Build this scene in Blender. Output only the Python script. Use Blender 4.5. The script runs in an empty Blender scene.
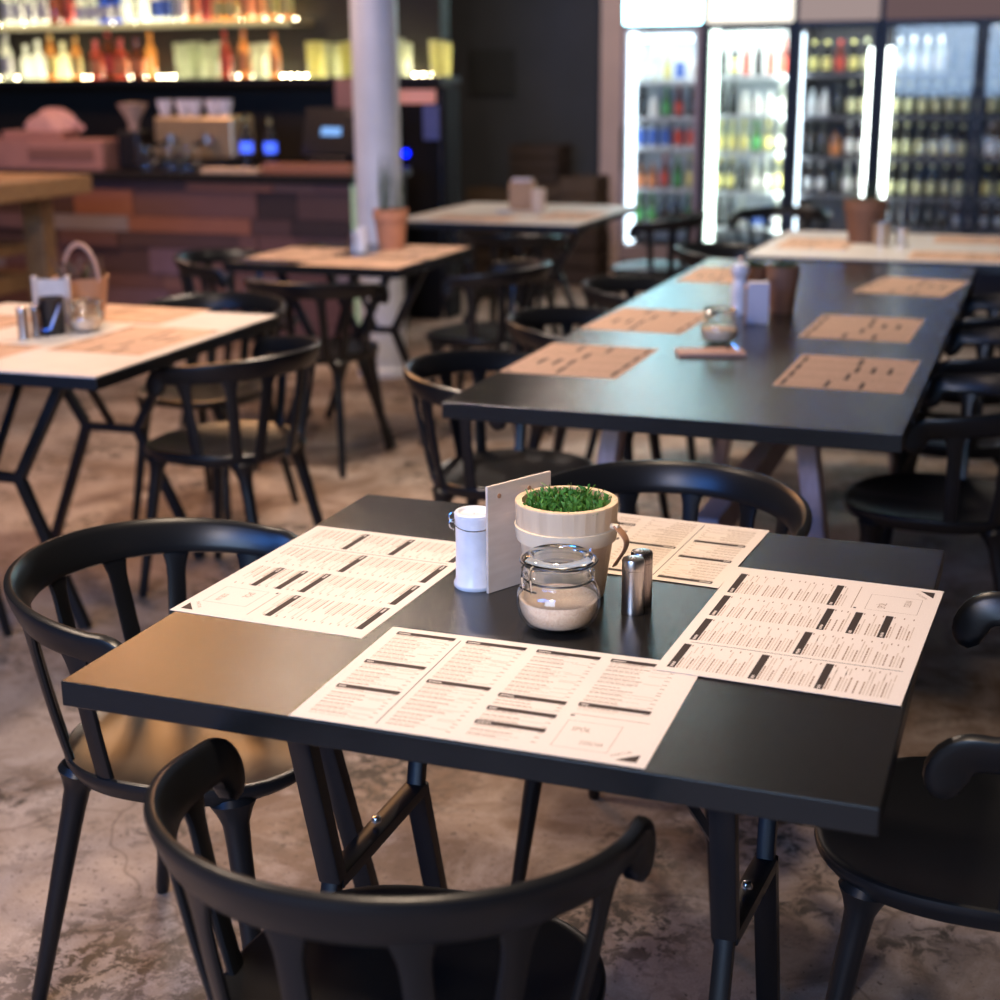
import bpy, bmesh, math, random
from mathutils import Vector, Matrix
R = math.radians
PI = math.pi
S = bpy.context.scene
COL = S.collection
# ------------------------------------------------------------------ camera
# world axes follow the room: x to the right along the table edges, y away from the entrance, z up, metres
cd = bpy.data.cameras.new('camera'); cam = bpy.data.objects.new('camera', cd); COL.objects.link(cam)
cd.sensor_fit = 'HORIZONTAL'; cd.sensor_width = 24.0; cd.lens = 35.28; cd.clip_start = 0.02; cd.clip_end = 100
rt = Vector((0.93842248, 0.34539661, -0.00802683)); up = Vector((-0.08893138, 0.26394126, 0.96043023)); fw = Vector((-0.33384795, 0.90057548, -0.27840501))
m = Matrix((rt, up, -fw)).transposed().to_4x4(); m.translation = (0, 0, 1.4562)
cam.matrix_world = m
cd.dof.use_dof = True; cd.dof.focus_distance = 2.03; cd.dof.aperture_fstop = 2.1; cd.dof.aperture_blades = 0
S.camera = cam
# ------------------------------------------------------------------ view, world, lights
S.view_settings.view_transform = 'Standard'; S.view_settings.look = 'None'
S.view_settings.gamma = 1; S.view_settings.use_curve_mapping = False
S.view_settings.exposure = 0.0
w = bpy.data.worlds.new('world'); S.world = w; w.use_nodes = True
w.node_tree.nodes['Background'].inputs[0].default_value = (0.62, 0.56, 0.56, 1)
w.node_tree.nodes['Background'].inputs[1].default_value = 0.07
def area(name, loc, size, power, col, rot=(0, 0, 0), sy=None, spread=None):
    l = bpy.data.lights.new(name, 'AREA'); l.energy = power; l.color = col; l.size = size
    if sy: l.shape = 'RECTANGLE'; l.size_y = sy
    else: l.shape = 'DISK'
    if spread: l.spread = spread
    o = bpy.data.objects.new(name, l); COL.objects.link(o); o.location = loc; o.rotation_euler = rot
    return o
WARM = (1, 0.62, 0.36)
area('unseen_overhead_lamp', (-2.25, 1.95, 2.75), 0.28, 18, (1, 0.76, 0.58), spread=R(150))
area('unseen_overhead_lamp', (-0.70, 1.75, 2.65), 0.28, 9.5, (1, 0.77, 0.56), spread=R(90))  # unseen lamp added to brighten the menus on the near table
area('front_fill_lamp', (-0.75, -1.0, 2.15), 0.35, 30, (1, 0.82, 0.64), (R(50), 0, R(12)))  # unseen warm fill added behind the viewer to light front faces
area('unseen_overhead_lamp', (-2.10, 4.35, 2.75), 0.28, 41, (1, 0.78, 0.62), spread=R(150))
area('unseen_overhead_lamp', (-3.75, 5.3, 2.7), 1.1, 9, (1, 0.44, 0.15), (R(-46), 0, R(35)), spread=R(80))
area('unseen_overhead_lamp', (-3.6, 6.0, 2.6), 0.3, 16, WARM)
area('unseen_overhead_lamp', (-0.9, 6.2, 2.6), 0.25, 14, (1, 0.84, 0.68), spread=R(120))
area('unseen_overhead_lamp', (-5.3, 6.6, 2.5), 0.3, 28, (1, 0.56, 0.38))
area('unseen_overhead_lamp', (-2.5, 8.7, 2.9), 0.3, 32, (1, 0.80, 0.68))  # unseen lamp added to brighten the plaster pier
area('window_daylight', (-1.12, -2.9, 1.8), 2.46, 100, (0.46, 0.68, 1.0), (R(-90), 0, R(180)), 1.4)
area('window_daylight', (-1.12, -2.9, 2.9), 2.46, 75, (0.05, 0.27, 1.0), (R(-90), 0, R(180)), 0.6)
area('window_daylight', (-3.7, -2.9, 2.8), 2.4, 150, (0.05, 0.27, 1.0), (R(-90), 0, R(180)), 1.0)

# ------------------------------------------------------------------ materials
MATS = {}
def mat(name, col, rough=0.5, metal=0, spec=0.5, emit=None, es=1, trans=0, coat=0, bump=None, nscale=None, col2=None, ior=None, stretch=None):
    if name in MATS: return MATS[name]
    m = bpy.data.materials.new(name); m.use_nodes = True; MATS[name] = m
    nt = m.node_tree; b = nt.nodes['Principled BSDF']
    b.inputs['Base Color'].default_value = (*col, 1); b.inputs['Roughness'].default_value = rough
    b.inputs['Metallic'].default_value = metal; b.inputs['Specular IOR Level'].default_value = spec
    b.inputs['Transmission Weight'].default_value = trans; b.inputs['Coat Weight'].default_value = coat
    if ior: b.inputs['IOR'].default_value = ior
    if emit: b.inputs['Emission Color'].default_value = (*emit, 1); b.inputs['Emission Strength'].default_value = es
    tc = nt.nodes.new('ShaderNodeTexCoord'); mp = nt.nodes.new('ShaderNodeMapping'); nt.links.new(tc.outputs['Object'], mp.inputs[0])
    if stretch: mp.inputs['Scale'].default_value = stretch
    nz = nt.nodes.new('ShaderNodeTexNoise'); nt.links.new(mp.outputs[0], nz.inputs['Vector'])
    nz.inputs['Scale'].default_value = nscale or 40; nz.inputs['Detail'].default_value = 4
    c2 = col2 or tuple(c * 0.88 for c in col)
    mx = nt.nodes.new('ShaderNodeMix'); mx.data_type = 'RGBA'
    rp = nt.nodes.new('ShaderNodeMapRange'); rp.inputs[1].default_value = 0.35; rp.inputs[2].default_value = 0.65
    nt.links.new(nz.outputs[0], rp.inputs[0]); nt.links.new(rp.outputs[0], mx.inputs[0])
    mx.inputs[6].default_value = (*col, 1); mx.inputs[7].default_value = (*c2, 1); nt.links.new(mx.outputs[2], b.inputs['Base Color'])
    if bump:
        bp = nt.nodes.new('ShaderNodeBump'); bp.inputs['Strength'].default_value = bump; bp.inputs['Distance'].default_value = 0.002
        nt.links.new(nz.outputs[0], bp.inputs['Height']); nt.links.new(bp.outputs[0], b.inputs['Normal'])
    return m
def emis(name, col, s):
    if name in MATS: return MATS[name]
    m = bpy.data.materials.new(name); m.use_nodes = True; MATS[name] = m; nt = m.node_tree; nt.nodes.clear()
    e = nt.nodes.new('ShaderNodeEmission'); o = nt.nodes.new('ShaderNodeOutputMaterial'); nt.links.new(e.outputs[0], o.inputs[0])
    e.inputs[0].default_value = (*col, 1); e.inputs[1].default_value = s
    return m
def pane_mat(name, tint=(1, 1, 1), gloss=0.04, rough=0.03, pwr=4.0):
    m = bpy.data.materials.new(name); m.use_nodes = True; nt = m.node_tree; nt.nodes.clear()
    o = nt.nodes.new('ShaderNodeOutputMaterial'); mx = nt.nodes.new('ShaderNodeMixShader')
    t = nt.nodes.new('ShaderNodeBsdfTransparent'); g = nt.nodes.new('ShaderNodeBsdfGlossy'); g.inputs['Roughness'].default_value = rough
    t.inputs[0].default_value = (*tint, 1); f = nt.nodes.new('ShaderNodeLayerWeight'); f.inputs[0].default_value = 0.5
    pw = nt.nodes.new('ShaderNodeMath'); pw.operation = 'POWER'; pw.inputs[1].default_value = pwr; nt.links.new(f.outputs['Facing'], pw.inputs[0])
    a = nt.nodes.new('ShaderNodeMath'); a.operation = 'MULTIPLY_ADD'; a.inputs[1].default_value = 0.75; a.inputs[2].default_value = gloss; a.use_clamp = True
    nt.links.new(pw.outputs[0], a.inputs[0]); nt.links.new(a.outputs[0], mx.inputs[0]); nt.links.new(t.outputs[0], mx.inputs[1]); nt.links.new(g.outputs[0], mx.inputs[2]); nt.links.new(mx.outputs[0], o.inputs[0])
    return m
def glassy(name, col, amount=0.6, rough=0.12):
    # coloured bottle glass with the drink in it: lets light through, keeps a gloss
    m = bpy.data.materials.new(name); m.use_nodes = True; nt = m.node_tree; nt.nodes.clear()
    o = nt.nodes.new('ShaderNodeOutputMaterial'); t = nt.nodes.new('ShaderNodeBsdfTranslucent'); d = nt.nodes.new('ShaderNodeBsdfTransparent'); g = nt.nodes.new('ShaderNodeBsdfGlossy')
    t.inputs[0].default_value = (*col, 1); d.inputs[0].default_value = (*[min(1, c * 1.0) for c in col], 1); g.inputs['Roughness'].default_value = rough
    a = nt.nodes.new('ShaderNodeMixShader'); a.inputs[0].default_value = amount; b = nt.nodes.new('ShaderNodeMixShader'); b.inputs[0].default_value = 0.1
    nt.links.new(t.outputs[0], a.inputs[1]); nt.links.new(d.outputs[0], a.inputs[2]); nt.links.new(a.outputs[0], b.inputs[1]); nt.links.new(g.outputs[0], b.inputs[2]); nt.links.new(b.outputs[0], o.inputs[0])
    return m
M_chair = mat('chair_plastic', (0.0080, 0.0085, 0.0095), 0.31, spec=0.42, nscale=900, bump=0.04)
M_metal = mat('black_steel', (0.010, 0.010, 0.011), 0.36, spec=0.5, nscale=300, bump=0.03)
M_lam = mat('black_laminate', (0.010, 0.0095, 0.009), 0.20, spec=0.5, nscale=1400, bump=0.15, col2=(0.016, 0.014, 0.012))
M_edge = mat('laminate_edge', (0.006, 0.0068, 0.0085), 0.4, nscale=200)
M_cream = mat('cream_laminate', (0.70, 0.67, 0.62), 0.4, nscale=8)
M_paper = mat('menu_paper', (0.84, 0.74, 0.65), 0.75, nscale=500, col2=(0.80, 0.70, 0.61), spec=0.2)
M_kraft = mat('kraft_paper', (0.68, 0.46, 0.33), 0.8, nscale=400, col2=(0.62, 0.41, 0.29), spec=0.2)
M_ink = mat('ink_dark', (0.030, 0.016, 0.012), 0.7)
M_ink2 = mat('ink_title', (0.34, 0.22, 0.14), 0.7)
M_ink3 = mat('ink_text', (0.61, 0.48, 0.37), 0.7)
M_chrome = mat('brushed_steel', (0.55, 0.50, 0.47), 0.28, metal=1, nscale=120, stretch=(6, 6, 0.3))
M_wire = mat('wire_steel', (0.7, 0.7, 0.7), 0.2, metal=1)
M_enamel = mat('white_enamel', (0.84, 0.86, 0.92), 0.3, coat=0.4)
M_ply = mat('birch_plywood', (0.72, 0.60, 0.50), 0.6, nscale=14, stretch=(1, 1, 6), col2=(0.66, 0.53, 0.43))
M_bucket = mat('pine_staves', (0.84, 0.62, 0.40), 0.55, nscale=30, stretch=(2, 2, 0.2), col2=(0.74, 0.52, 0.32))
M_band = mat('pine_band', (0.88, 0.70, 0.48), 0.5, nscale=12)
M_strap = mat('tan_leather', (0.42, 0.22, 0.12), 0.6)
M_soil = mat('dark_soil', (0.03, 0.022, 0.015), 0.9, nscale=200, bump=0.5)
M_grass = mat('grass_blade', (0.045, 0.16, 0.02), 0.4, nscale=90, col2=(0.13, 0.33, 0.05))
M_terra = mat('terracotta', (0.55, 0.24, 0.13), 0.7, nscale=20)
M_terrad = mat('dark_terracotta', (0.22, 0.105, 0.06), 0.7, nscale=20)
M_oldwood = mat('aged_wood', (0.36, 0.21, 0.09), 0.6, nscale=8, stretch=(1, 8, 8), col2=(0.26, 0.14, 0.06))
M_leg = mat('greywashed_wood', (0.58, 0.46, 0.44), 0.6, nscale=20, stretch=(6, 6, 1), col2=(0.48, 0.36, 0.33))
M_white = mat('white_lacquer', (0.80, 0.80, 0.86), 0.3, coat=0.3)
M_jar = mat('jar_glass', (0.97, 1.0, 0.98), 0.0, trans=1.0, ior=1.45, nscale=5, col2=(0.97, 1.0, 0.98))
M_black = mat('black_plastic', (0.012, 0.012, 0.014), 0.4)
M_dark = mat('dark_paint', (0.085, 0.086, 0.088), 0.75, nscale=3, col2=(0.075, 0.077, 0.078))
M_barback = mat('bar_back_paint', (0.022, 0.017, 0.010), 0.6, nscale=3)
M_pane = pane_mat('door_glass')
M_thin = pane_mat('thin_jar_glass', (0.99, 1.0, 0.99), 0.045, 0.02, 2.4)
M_pink = mat('pinkish_board', (0.45, 0.22, 0.17), 0.6, nscale=6)

# ------------------------------------------------------------------ mesh builder
class MB:
    def __init__(s): s.bm = bmesh.new()
    def box(s, lo, hi, mi=0, M=None):
        c = [(lo[0] + hi[0]) / 2, (lo[1] + hi[1]) / 2, (lo[2] + hi[2]) / 2]; d = [hi[i] - lo[i] for i in range(3)]
        T = Matrix.Translation(c) @ Matrix.Diagonal((*d, 1)); T = (M @ T) if M else T
        r = bmesh.ops.create_cube(s.bm, size=1, matrix=T)
        for f in {f for v in r['verts'] for f in v.link_faces}: f.material_index = mi
        return s
    def quad(s, pts, mi=0):
        f = s.bm.faces.new([s.bm.verts.new(p) for p in pts]); f.material_index = mi; return s
    def rings(s, rings, mi=0, cap=True, close=False):
        V = [[s.bm.verts.new(p) for p in r] for r in rings]; n = len(V[0]); k = len(V)
        for i in range(k if close else k - 1):
            a, b = V[i], V[(i + 1) % k]
            for j in range(n):
                f = s.bm.faces.new((a[j], a[(j + 1) % n], b[(j + 1) % n], b[j])); f.material_index = mi
        if cap and not close:
            for r, rev in ((V[0], True), (V[-1], False)):
                f = s.bm.faces.new(list(reversed(r)) if rev else r); f.material_index = mi
        return s
    def lathe(s, prof, n=32, c=(0, 0, 0), mi=0, cap=True, arc=None):
        return s.rings([[(c[0] + r * math.cos(2 * PI * j / n), c[1] + r * math.sin(2 * PI * j / n), c[2] + z) for j in range(n)] for r, z in prof], mi, cap)
    def sweep(s, pts, sizes, ref=(0, 0, 1), n=12, power=2.0, mi=0, close=False, refs=None):
        # sizes: (width along ref x tangent, height along ref) half-extents for each point
        P = [Vector(p) for p in pts]; out = []
        for i, p in enumerate(P):
            if close: t = P[(i + 1) % len(P)] - P[i - 1]
            else: t = P[min(i + 1, len(P) - 1)] - P[max(i - 1, 0)]
            t.normalize(); rf = Vector(refs[i] if refs else ref)
            x = t.cross(rf)
            if x.length < 1e-4: x = t.cross(Vector((1, 0, 0)))
            x.normalize(); y = x.cross(t).normalized()
            a, b = sizes[i] if isinstance(sizes, list) else sizes
            ring = []
            for j in range(n):
                q = 2 * PI * j / n; ca, sa = math.cos(q), math.sin(q); e = 2 / power
                ring.append(p + x * (a * math.copysign(abs(ca) ** e, ca)) + y * (b * math.copysign(abs(sa) ** e, sa)))
            out.append(ring)
        return s.rings(out, mi, True, close)
    def tube(s, pts, r, n=10, mi=0, close=False, ref=(0.03, 0.02, 1)):
        P = pts; sz = [(x, x) for x in r] if isinstance(r, (list, tuple)) else (r, r)
        return s.sweep(P, list(sz) if isinstance(r, (list, tuple)) else sz, ref, n, 2.0, mi, close)
    def build(s, name, mats, parent=None, smooth=True, bevel=0, seg=2, loc=None, rotz=0):
        bmesh.ops.recalc_face_normals(s.bm, faces=s.bm.faces)
        me = bpy.data.meshes.new(name); s.bm.to_mesh(me); s.bm.free()
        for mm in (mats if isinstance(mats, (list, tuple)) else [mats]): me.materials.append(mm)
        o = bpy.data.objects.new(name, me); COL.objects.link(o)
        if smooth:
            for p in me.polygons: p.use_smooth = True
            try: me.set_sharp_from_angle(angle=R(38))
            except Exception: pass
        if bevel:
            b = o.modifiers.new('bevel', 'BEVEL'); b.width = bevel; b.segments = seg; b.limit_method = 'ANGLE'; b.angle_limit = R(40)
        if parent: o.parent = parent
        if loc: o.location = loc
        o.rotation_euler.z = rotz
        return o
def tag(o, label, cat, group=None, kind=None):
    o['label'] = label; o['category'] = cat
    if group: o['group'] = group
    if kind: o['kind'] = kind
    return o
def thing(name, label, cat, loc=(0, 0, 0), rz=0, group=None):
    o = bpy.data.objects.new(name, None); COL.objects.link(o); o.location = loc; o.rotation_euler.z = rz; o.empty_display_size = 0.05
    return tag(o, label, cat, group)
def struct(o): o['kind'] = 'structure'; return o
def copy_tree(o, parent=None):
    c = o.copy(); COL.objects.link(c); c.parent = parent
    for ch in list(o.children): copy_tree(ch, c)
    return c
def dup(root, loc, rz, label, group=None):
    c = copy_tree(root); c.location = loc; c.rotation_euler.z = rz; c['label'] = label
    if group: c['group'] = group
    elif 'group' in c: del c['group']
    return c

# ------------------------------------------------------------------ room
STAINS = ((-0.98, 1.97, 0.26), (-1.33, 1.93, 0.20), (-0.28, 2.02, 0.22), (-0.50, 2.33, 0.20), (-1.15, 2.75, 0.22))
def floor_material():
    m = bpy.data.materials.new('worn_shaded_concrete'); m.use_nodes = True; nt = m.node_tree; b = nt.nodes['Principled BSDF']
    tc = nt.nodes.new('ShaderNodeTexCoord')
    def noise(sc, det=6, rough=0.6, dist=0.0, off=(0, 0, 0), scl=(1, 1, 1)):
        mp = nt.nodes.new('ShaderNodeMapping'); mp.inputs['Location'].default_value = off; mp.inputs['Scale'].default_value = scl
        nt.links.new(tc.outputs['Object'], mp.inputs[0]); n = nt.nodes.new('ShaderNodeTexNoise'); nt.links.new(mp.outputs[0], n.inputs['Vector'])
        n.inputs['Scale'].default_value = sc; n.inputs['Detail'].default_value = det; n.inputs['Roughness'].default_value = rough; n.inputs['Distortion'].default_value = dist
        return n.outputs[0]
    def rng(x, a, c, lo=0, hi=1):
        r = nt.nodes.new('ShaderNodeMapRange'); r.inputs[1].default_value = a; r.inputs[2].default_value = c; r.inputs[3].default_value = lo; r.inputs[4].default_value = hi; nt.links.new(x, r.inputs[0]); return r.outputs[0]
    def mix(f, a, c):
        x = nt.nodes.new('ShaderNodeMix'); x.data_type = 'RGBA'; nt.links.new(f, x.inputs[0])
        for i, v in ((6, a), (7, c)):
            if isinstance(v, tuple): x.inputs[i].default_value = (*v, 1)
            else: nt.links.new(v, x.inputs[i])
        return x.outputs[2]
    def mul(a, c):
        x = nt.nodes.new('ShaderNodeMath'); x.operation = 'MULTIPLY'; nt.links.new(a, x.inputs[0]); nt.links.new(c, x.inputs[1]); return x.outputs[0]
    c = mix(rng(noise(1.1, 5), 0.42, 0.58), (0.44, 0.34, 0.27), (0.20, 0.125, 0.08))  # broad dark-brown patches put shadow contrast into the floor colour
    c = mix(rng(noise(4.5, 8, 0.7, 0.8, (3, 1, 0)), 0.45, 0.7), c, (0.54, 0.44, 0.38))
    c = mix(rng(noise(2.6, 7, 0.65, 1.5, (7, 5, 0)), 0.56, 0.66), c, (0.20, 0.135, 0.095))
    v = nt.nodes.new('ShaderNodeTexVoronoi'); v.feature = 'DISTANCE_TO_EDGE'; v.inputs['Scale'].default_value = 1.1
    wn = nt.nodes.new('ShaderNodeTexNoise'); wn.inputs['Scale'].default_value = 3; nt.links.new(tc.outputs['Object'], wn.inputs['Vector'])
    av = nt.nodes.new('ShaderNodeVectorMath'); av.operation = 'MULTIPLY_ADD'; nt.links.new(wn.outputs['Color'], av.inputs[0]); av.inputs[1].default_value = (.5, .5, .5); nt.links.new(tc.outputs['Object'], av.inputs[2])
    nt.links.new(av.outputs[0], v.inputs['Vector'])
    wn2 = nt.nodes.new('ShaderNodeTexNoise'); wn2.inputs['Scale'].default_value = 7; wn2.inputs['Detail'].default_value = 5; nt.links.new(tc.outputs['Object'], wn2.inputs['Vector'])
    av2 = nt.nodes.new('ShaderNodeVectorMath'); av2.operation = 'MULTIPLY_ADD'; nt.links.new(wn2.outputs['Color'], av2.inputs[0]); av2.inputs[1].default_value = (.22, .22, 0); nt.links.new(tc.outputs['Object'], av2.inputs[2])
    c = mix(rng(v.outputs['Distance'], 0.0, 0.008, 0.55, 0), c, (0.10, 0.065, 0.045))
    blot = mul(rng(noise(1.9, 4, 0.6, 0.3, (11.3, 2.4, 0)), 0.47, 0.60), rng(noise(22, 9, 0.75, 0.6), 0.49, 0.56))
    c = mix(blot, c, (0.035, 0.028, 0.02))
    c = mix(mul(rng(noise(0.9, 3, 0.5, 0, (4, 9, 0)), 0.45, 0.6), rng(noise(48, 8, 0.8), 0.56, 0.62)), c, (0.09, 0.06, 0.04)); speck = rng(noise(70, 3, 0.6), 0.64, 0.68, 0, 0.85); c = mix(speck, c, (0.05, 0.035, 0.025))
    # four old mottled stains and a fine grain
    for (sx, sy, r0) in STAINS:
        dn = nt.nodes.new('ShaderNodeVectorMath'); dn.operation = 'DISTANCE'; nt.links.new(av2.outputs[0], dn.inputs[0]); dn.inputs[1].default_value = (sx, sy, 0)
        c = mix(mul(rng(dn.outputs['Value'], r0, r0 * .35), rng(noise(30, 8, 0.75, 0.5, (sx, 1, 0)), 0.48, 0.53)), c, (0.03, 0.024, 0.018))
    c = mix(rng(noise(240, 4, 0.7), 0.40, 0.62, 0, 0.30), c, (0.16, 0.11, 0.08))
    nt.links.new(c, b.inputs['Base Color'])
    nt.links.new(rng(noise(3, 5), 0.3, 0.7, 0.42, 0.75), b.inputs['Roughness'])
    bp = nt.nodes.new('ShaderNodeBump'); bp.inputs['Strength'].default_value = 0.3; bp.inputs['Distance'].default_value = 0.01
    nt.links.new(noise(9, 9, 0.7), bp.inputs['Height']); nt.links.new(bp.outputs[0], b.inputs['Normal'])
    return m
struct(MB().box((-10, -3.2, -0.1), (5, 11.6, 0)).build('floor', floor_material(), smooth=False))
struct(MB().box((-10, 8.95, 0), (-3.69, 9.1, 3.3)).build('wall_bar', M_barback, smooth=False))
struct(MB().box((-8, 10.8, 0), (5, 10.95, 3.3)).build('wall_back', [M_dark], smooth=False))
M_plaster = mat('warm_plaster', (0.80, 0.58, 0.48), 0.7, nscale=3, col2=(0.72, 0.52, 0.43))
struct(MB().box((-3.08, 10.42, 0), (-2.90, 10.8, 3.3)).build('trim_1', M_plaster, smooth=False, bevel=0.01))
# wall behind the viewer with the daylight window that the black furniture mirrors
wf = MB(); wf.box((-10, -3.2, 0), (-4.95, -3.05, 3.6)).box((0.16, -3.2, 0), (5, -3.05, 3.6)).box((-2.45, -3.2, 0), (-2.39, -3.05, 3.6)).box((-2.39, -3.2, 0), (0.16, -3.05, 1.06)).box((-2.39, -3.2, 3.22), (0.16, -3.05, 3.6)).box((-4.95, -3.2, 0), (-2.45, -3.05, 2.26)).box((-4.95, -3.2, 3.34), (-2.45, -3.05, 3.6))
struct(wf.build('wall_front', M_dark, smooth=False))
for i, (x0, x1, z0, z1) in enumerate(((-2.39, 0.16, 1.06, 3.22), (-4.95, -2.45, 2.26, 3.34))):
    wn = MB(); wn.box((x0, -3.16, z0), (x0 + .04, -3.06, z1)).box((x1 - .04, -3.16, z0), (x1, -3.06, z1)).box((x0, -3.16, z0), (x1, -3.06, z0 + .04)).box((x0, -3.16, z1 - .04), (x1, -3.06, z1))
    if i == 0: wn.box((x0, -3.16, 2.51), (x1, -3.06, 2.59))
    struct(wn.build('window_%d' % (i + 1), M_black, smooth=False))
struct(MB().box((-2.90, 10.2, 2.36), (5, 10.8, 3.3)).build('trim_2', mat('unseen_soffit_brown', (0.60, 0.36, 0.18), 0.6, nscale=5), smooth=False))  # unseen soffit added for its warm brown reflection on the long table
# round column
cm = MB(); cm.lathe([(0.112, 0), (0.112, 3.3)], 40); cm.lathe([(0.135, 0), (0.135, 0.03), (0.114, 0.05)], 40)
M_colp = mat('column_paint', (0.78, 0.80, 0.86), 0.45, nscale=4)
struct(cm.build('pillar', M_colp, loc=(-3.10, 6.69, 0)))

# ------------------------------------------------------------------ dining chair
def make_chair():
    t = thing('dining_chair', 'x', 'chair', group='black plastic armchairs')
    # seat
    n = 56; mb = MB()
    def outline(a, k=1.0):
        c, s_ = math.cos(a), math.sin(a); e = 2 / 2.5
        if s_ < 0: e = 2 / 2.15
        x = 0.216 * math.copysign(abs(c) ** e, c); y = (0.228 if s_ > 0 else 0.196) * math.copysign(abs(s_) ** e, s_)
        return x * k, y * k
    def ring(k, zf):
        r = []
        for j in range(n):
            a = 2 * PI * j / n; x, y = outline(a, k); r.append((x, y, zf(x, y, k)))
        return r
    dish = lambda x, y, k: 0.455 - 0.020 * (1 - min(1, k) ** 3) + 0.006 * (y / 0.235 if y < 0 else 0) - 0.010 * max(0, y / 0.235) ** 3 + 0.004 * math.exp(-(x / 0.03) ** 2) * max(0, y / 0.235)
    RR = [ring(0.02, lambda x, y, k: 0.408)] + [ring(0.5, lambda x, y, k: 0.409), ring(0.85, lambda x, y, k: 0.413), ring(0.96, lambda x, y, k: 0.420)]
    RR += [ring(1.0, lambda x, y, k: dish(x, y, k) - 0.018), ring(1.012, lambda x, y, k: dish(x, y, 1) - 0.010), ring(1.005, lambda x, y, k: dish(x, y, 1) - 0.003), ring(0.985, dish)]
    RR += [ring(k, dish) for k in (0.94, 0.88, 0.80, 0.68, 0.5, 0.3, 0.12, 0.02)]
    mb.rings(RR).build('seat', M_chair, t)
    # rail: back arc, short arms, inward curls
    pts, sz, refs = [], [], []
    Rr = 0.258
    def rz(f): return 0.702 - 0.020 * f
    A = 90
    for i in range(0, 41):
        th = R(-A + 2 * A * i / 40); x, y = Rr * math.sin(th), -Rr * math.cos(th); f = (abs(th) / R(A)) ** 2
        pts.append((x, y, rz(f))); sz.append((0.0100, 0.033 - 0.006 * f)); refs.append((0.38 * math.sin(th), -0.38 * math.cos(th), 1))
    def curl(sg):
        o, z_, r_ = [], [], []; zc = rz(1); rho = 0.038
        for k in range(0, 11):
            a = R(k * 12.5); q = (1, 1, 1, 1, 1, 1, 1, .97, .9, .74, .4)[k]
            o.append((sg * (Rr - 0.004 * (k / 10) ** 2), 0.014 + rho * math.sin(a), zc - rho * (1 - math.cos(a))))
            z_.append((0.0105 * min(1, q + .15) + .0004 * k, (0.0268 + .0016 * math.sin(a)) * q)); r_.append((0.34 * sg * (1 - k / 12), math.sin(a), math.cos(a)))
        return o, z_, r_
    o, z_, r_ = curl(1); pts += o; sz += z_; refs += r_
    o, z_, r_ = curl(-1); pts = o[::-1] + pts; sz = z_[::-1] + sz; refs = r_[::-1] + refs
    MB().sweep(pts, sz, n=16, power=3.2, refs=refs).build('back_rail', M_chair, t)
    # spindles, each a flat blade flaring into rail and seat
    for top, bot in ((0, 0), (28, 33), (53, 50), (82, 80)):
        for sg in ((1, -1) if top else (1,)):
            P, Z, F = [], [], []
            for k in range(15):
                f = k / 14; ang = R(sg * (bot + (top - bot) * f)); rr = 0.203 + (0.253 - 0.203) * f + 0.003 * math.sin(PI * f)
                fz = (abs(ang) / R(A)) ** 2
                P.append((rr * math.sin(ang), -rr * math.cos(ang), 0.428 + (0.688 - 0.022 * fz - 0.428) * f)); F.append((math.sin(ang), -math.cos(ang), 0))
                fl = 0.0160 + 0.014 * max(0, (f - 0.80) / 0.20) ** 2 + 0.008 * max(0, (0.12 - f) / 0.12) ** 2
                Z.append((fl, 0.0065))
            MB().sweep(P, Z, refs=F, n=12, power=2.8).build('spindle', M_chair, t)
    # legs
    for sg in (1, -1):
        for (x0, y0, x1, y1) in ((0.132, -0.128, 0.184, -0.224), (0.145, 0.142, 0.190, 0.205)):
            P, r = [], []
            for k, z in enumerate((0.424, 0.414, 0.400, 0.38, 0.34, 0.25, 0.12, 0.01, 0.0)):
                f = 1 - z / 0.44; P.append((sg * (x0 + (x1 - x0) * f), y0 + (y1 - y0) * f, z)); r.append((0.030, 0.036, 0.028, 0.0205, 0.0185, 0.0170, 0.0145, 0.0125, 0.0105)[k])
            MB().tube(P, r, 16).build('leg', M_chair, t)
    return t
chair0 = make_chair()
first = [True]
def chair(x, y, face, label):
    # face: heading of the sitter in degrees, 0 = +y
    if first[0]:
        first[0] = False; chair0.location = (x, y, 0); chair0.rotation_euler.z = R(face); chair0['label'] = label; del chair0['group']; return chair0
    return dup(chair0, (x, y, 0), R(face), label)
chair(-0.612, 1.330, -2, 'black armchair in front of the near table, only rail and spindle tops in view')
chair(-1.215, 1.872, -90, 'whole black armchair left of the near table, brown sheen on its seat')
chair(-0.612, 2.445, 178, 'black armchair behind the near table, rail showing beyond the potted grass')
chair(-0.005, 1.935, 90, 'black armchair cut by the right edge, seat beside the near table corner')
chair(-2.165, 3.60, 86, 'black armchair with brown lit seat, its back to the viewer, at the cream table side')
chair(-2.62, 4.24, 176, 'black armchair behind the cream table, seat lit brown under the tabletop')
chair(-2.76, 2.85, -4, 'black armchair tucked into the near side of the cream table, cut by the left edge')
chair(-1.285, 3.54, -88, 'black armchair at the near left corner of the long black table')
chair(-1.30, 4.36, -90, 'second black armchair from the viewer, left side of the long black table')
chair(-1.30, 5.15, -90, 'third black armchair from the viewer, left side of the long black table')
chair(-0.19, 3.62, 90, 'nearest black armchair on the right side of the long black table')
chair(-0.19, 4.36, 90, 'second black armchair from the viewer, right side of the long black table')
chair(-0.19, 5.08, 90, 'farthest black armchair on the right side of the long black table')
chair(-2.60, 5.02, 2, 'black armchair with its back to the viewer at the kraft covered middle table')
chair(-3.22, 5.52, -88, 'black armchair on the bar side of the kraft covered middle table')
chair(-2.12, 5.55, 90, 'black armchair on the aisle side of the kraft covered middle table')
chair(-2.45, 6.80, 0, 'black armchair at the near side of the far pale table')
chair(-1.99, 7.80, 90, 'black armchair at the aisle end of the far pale table, before the leftmost fridge')
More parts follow.
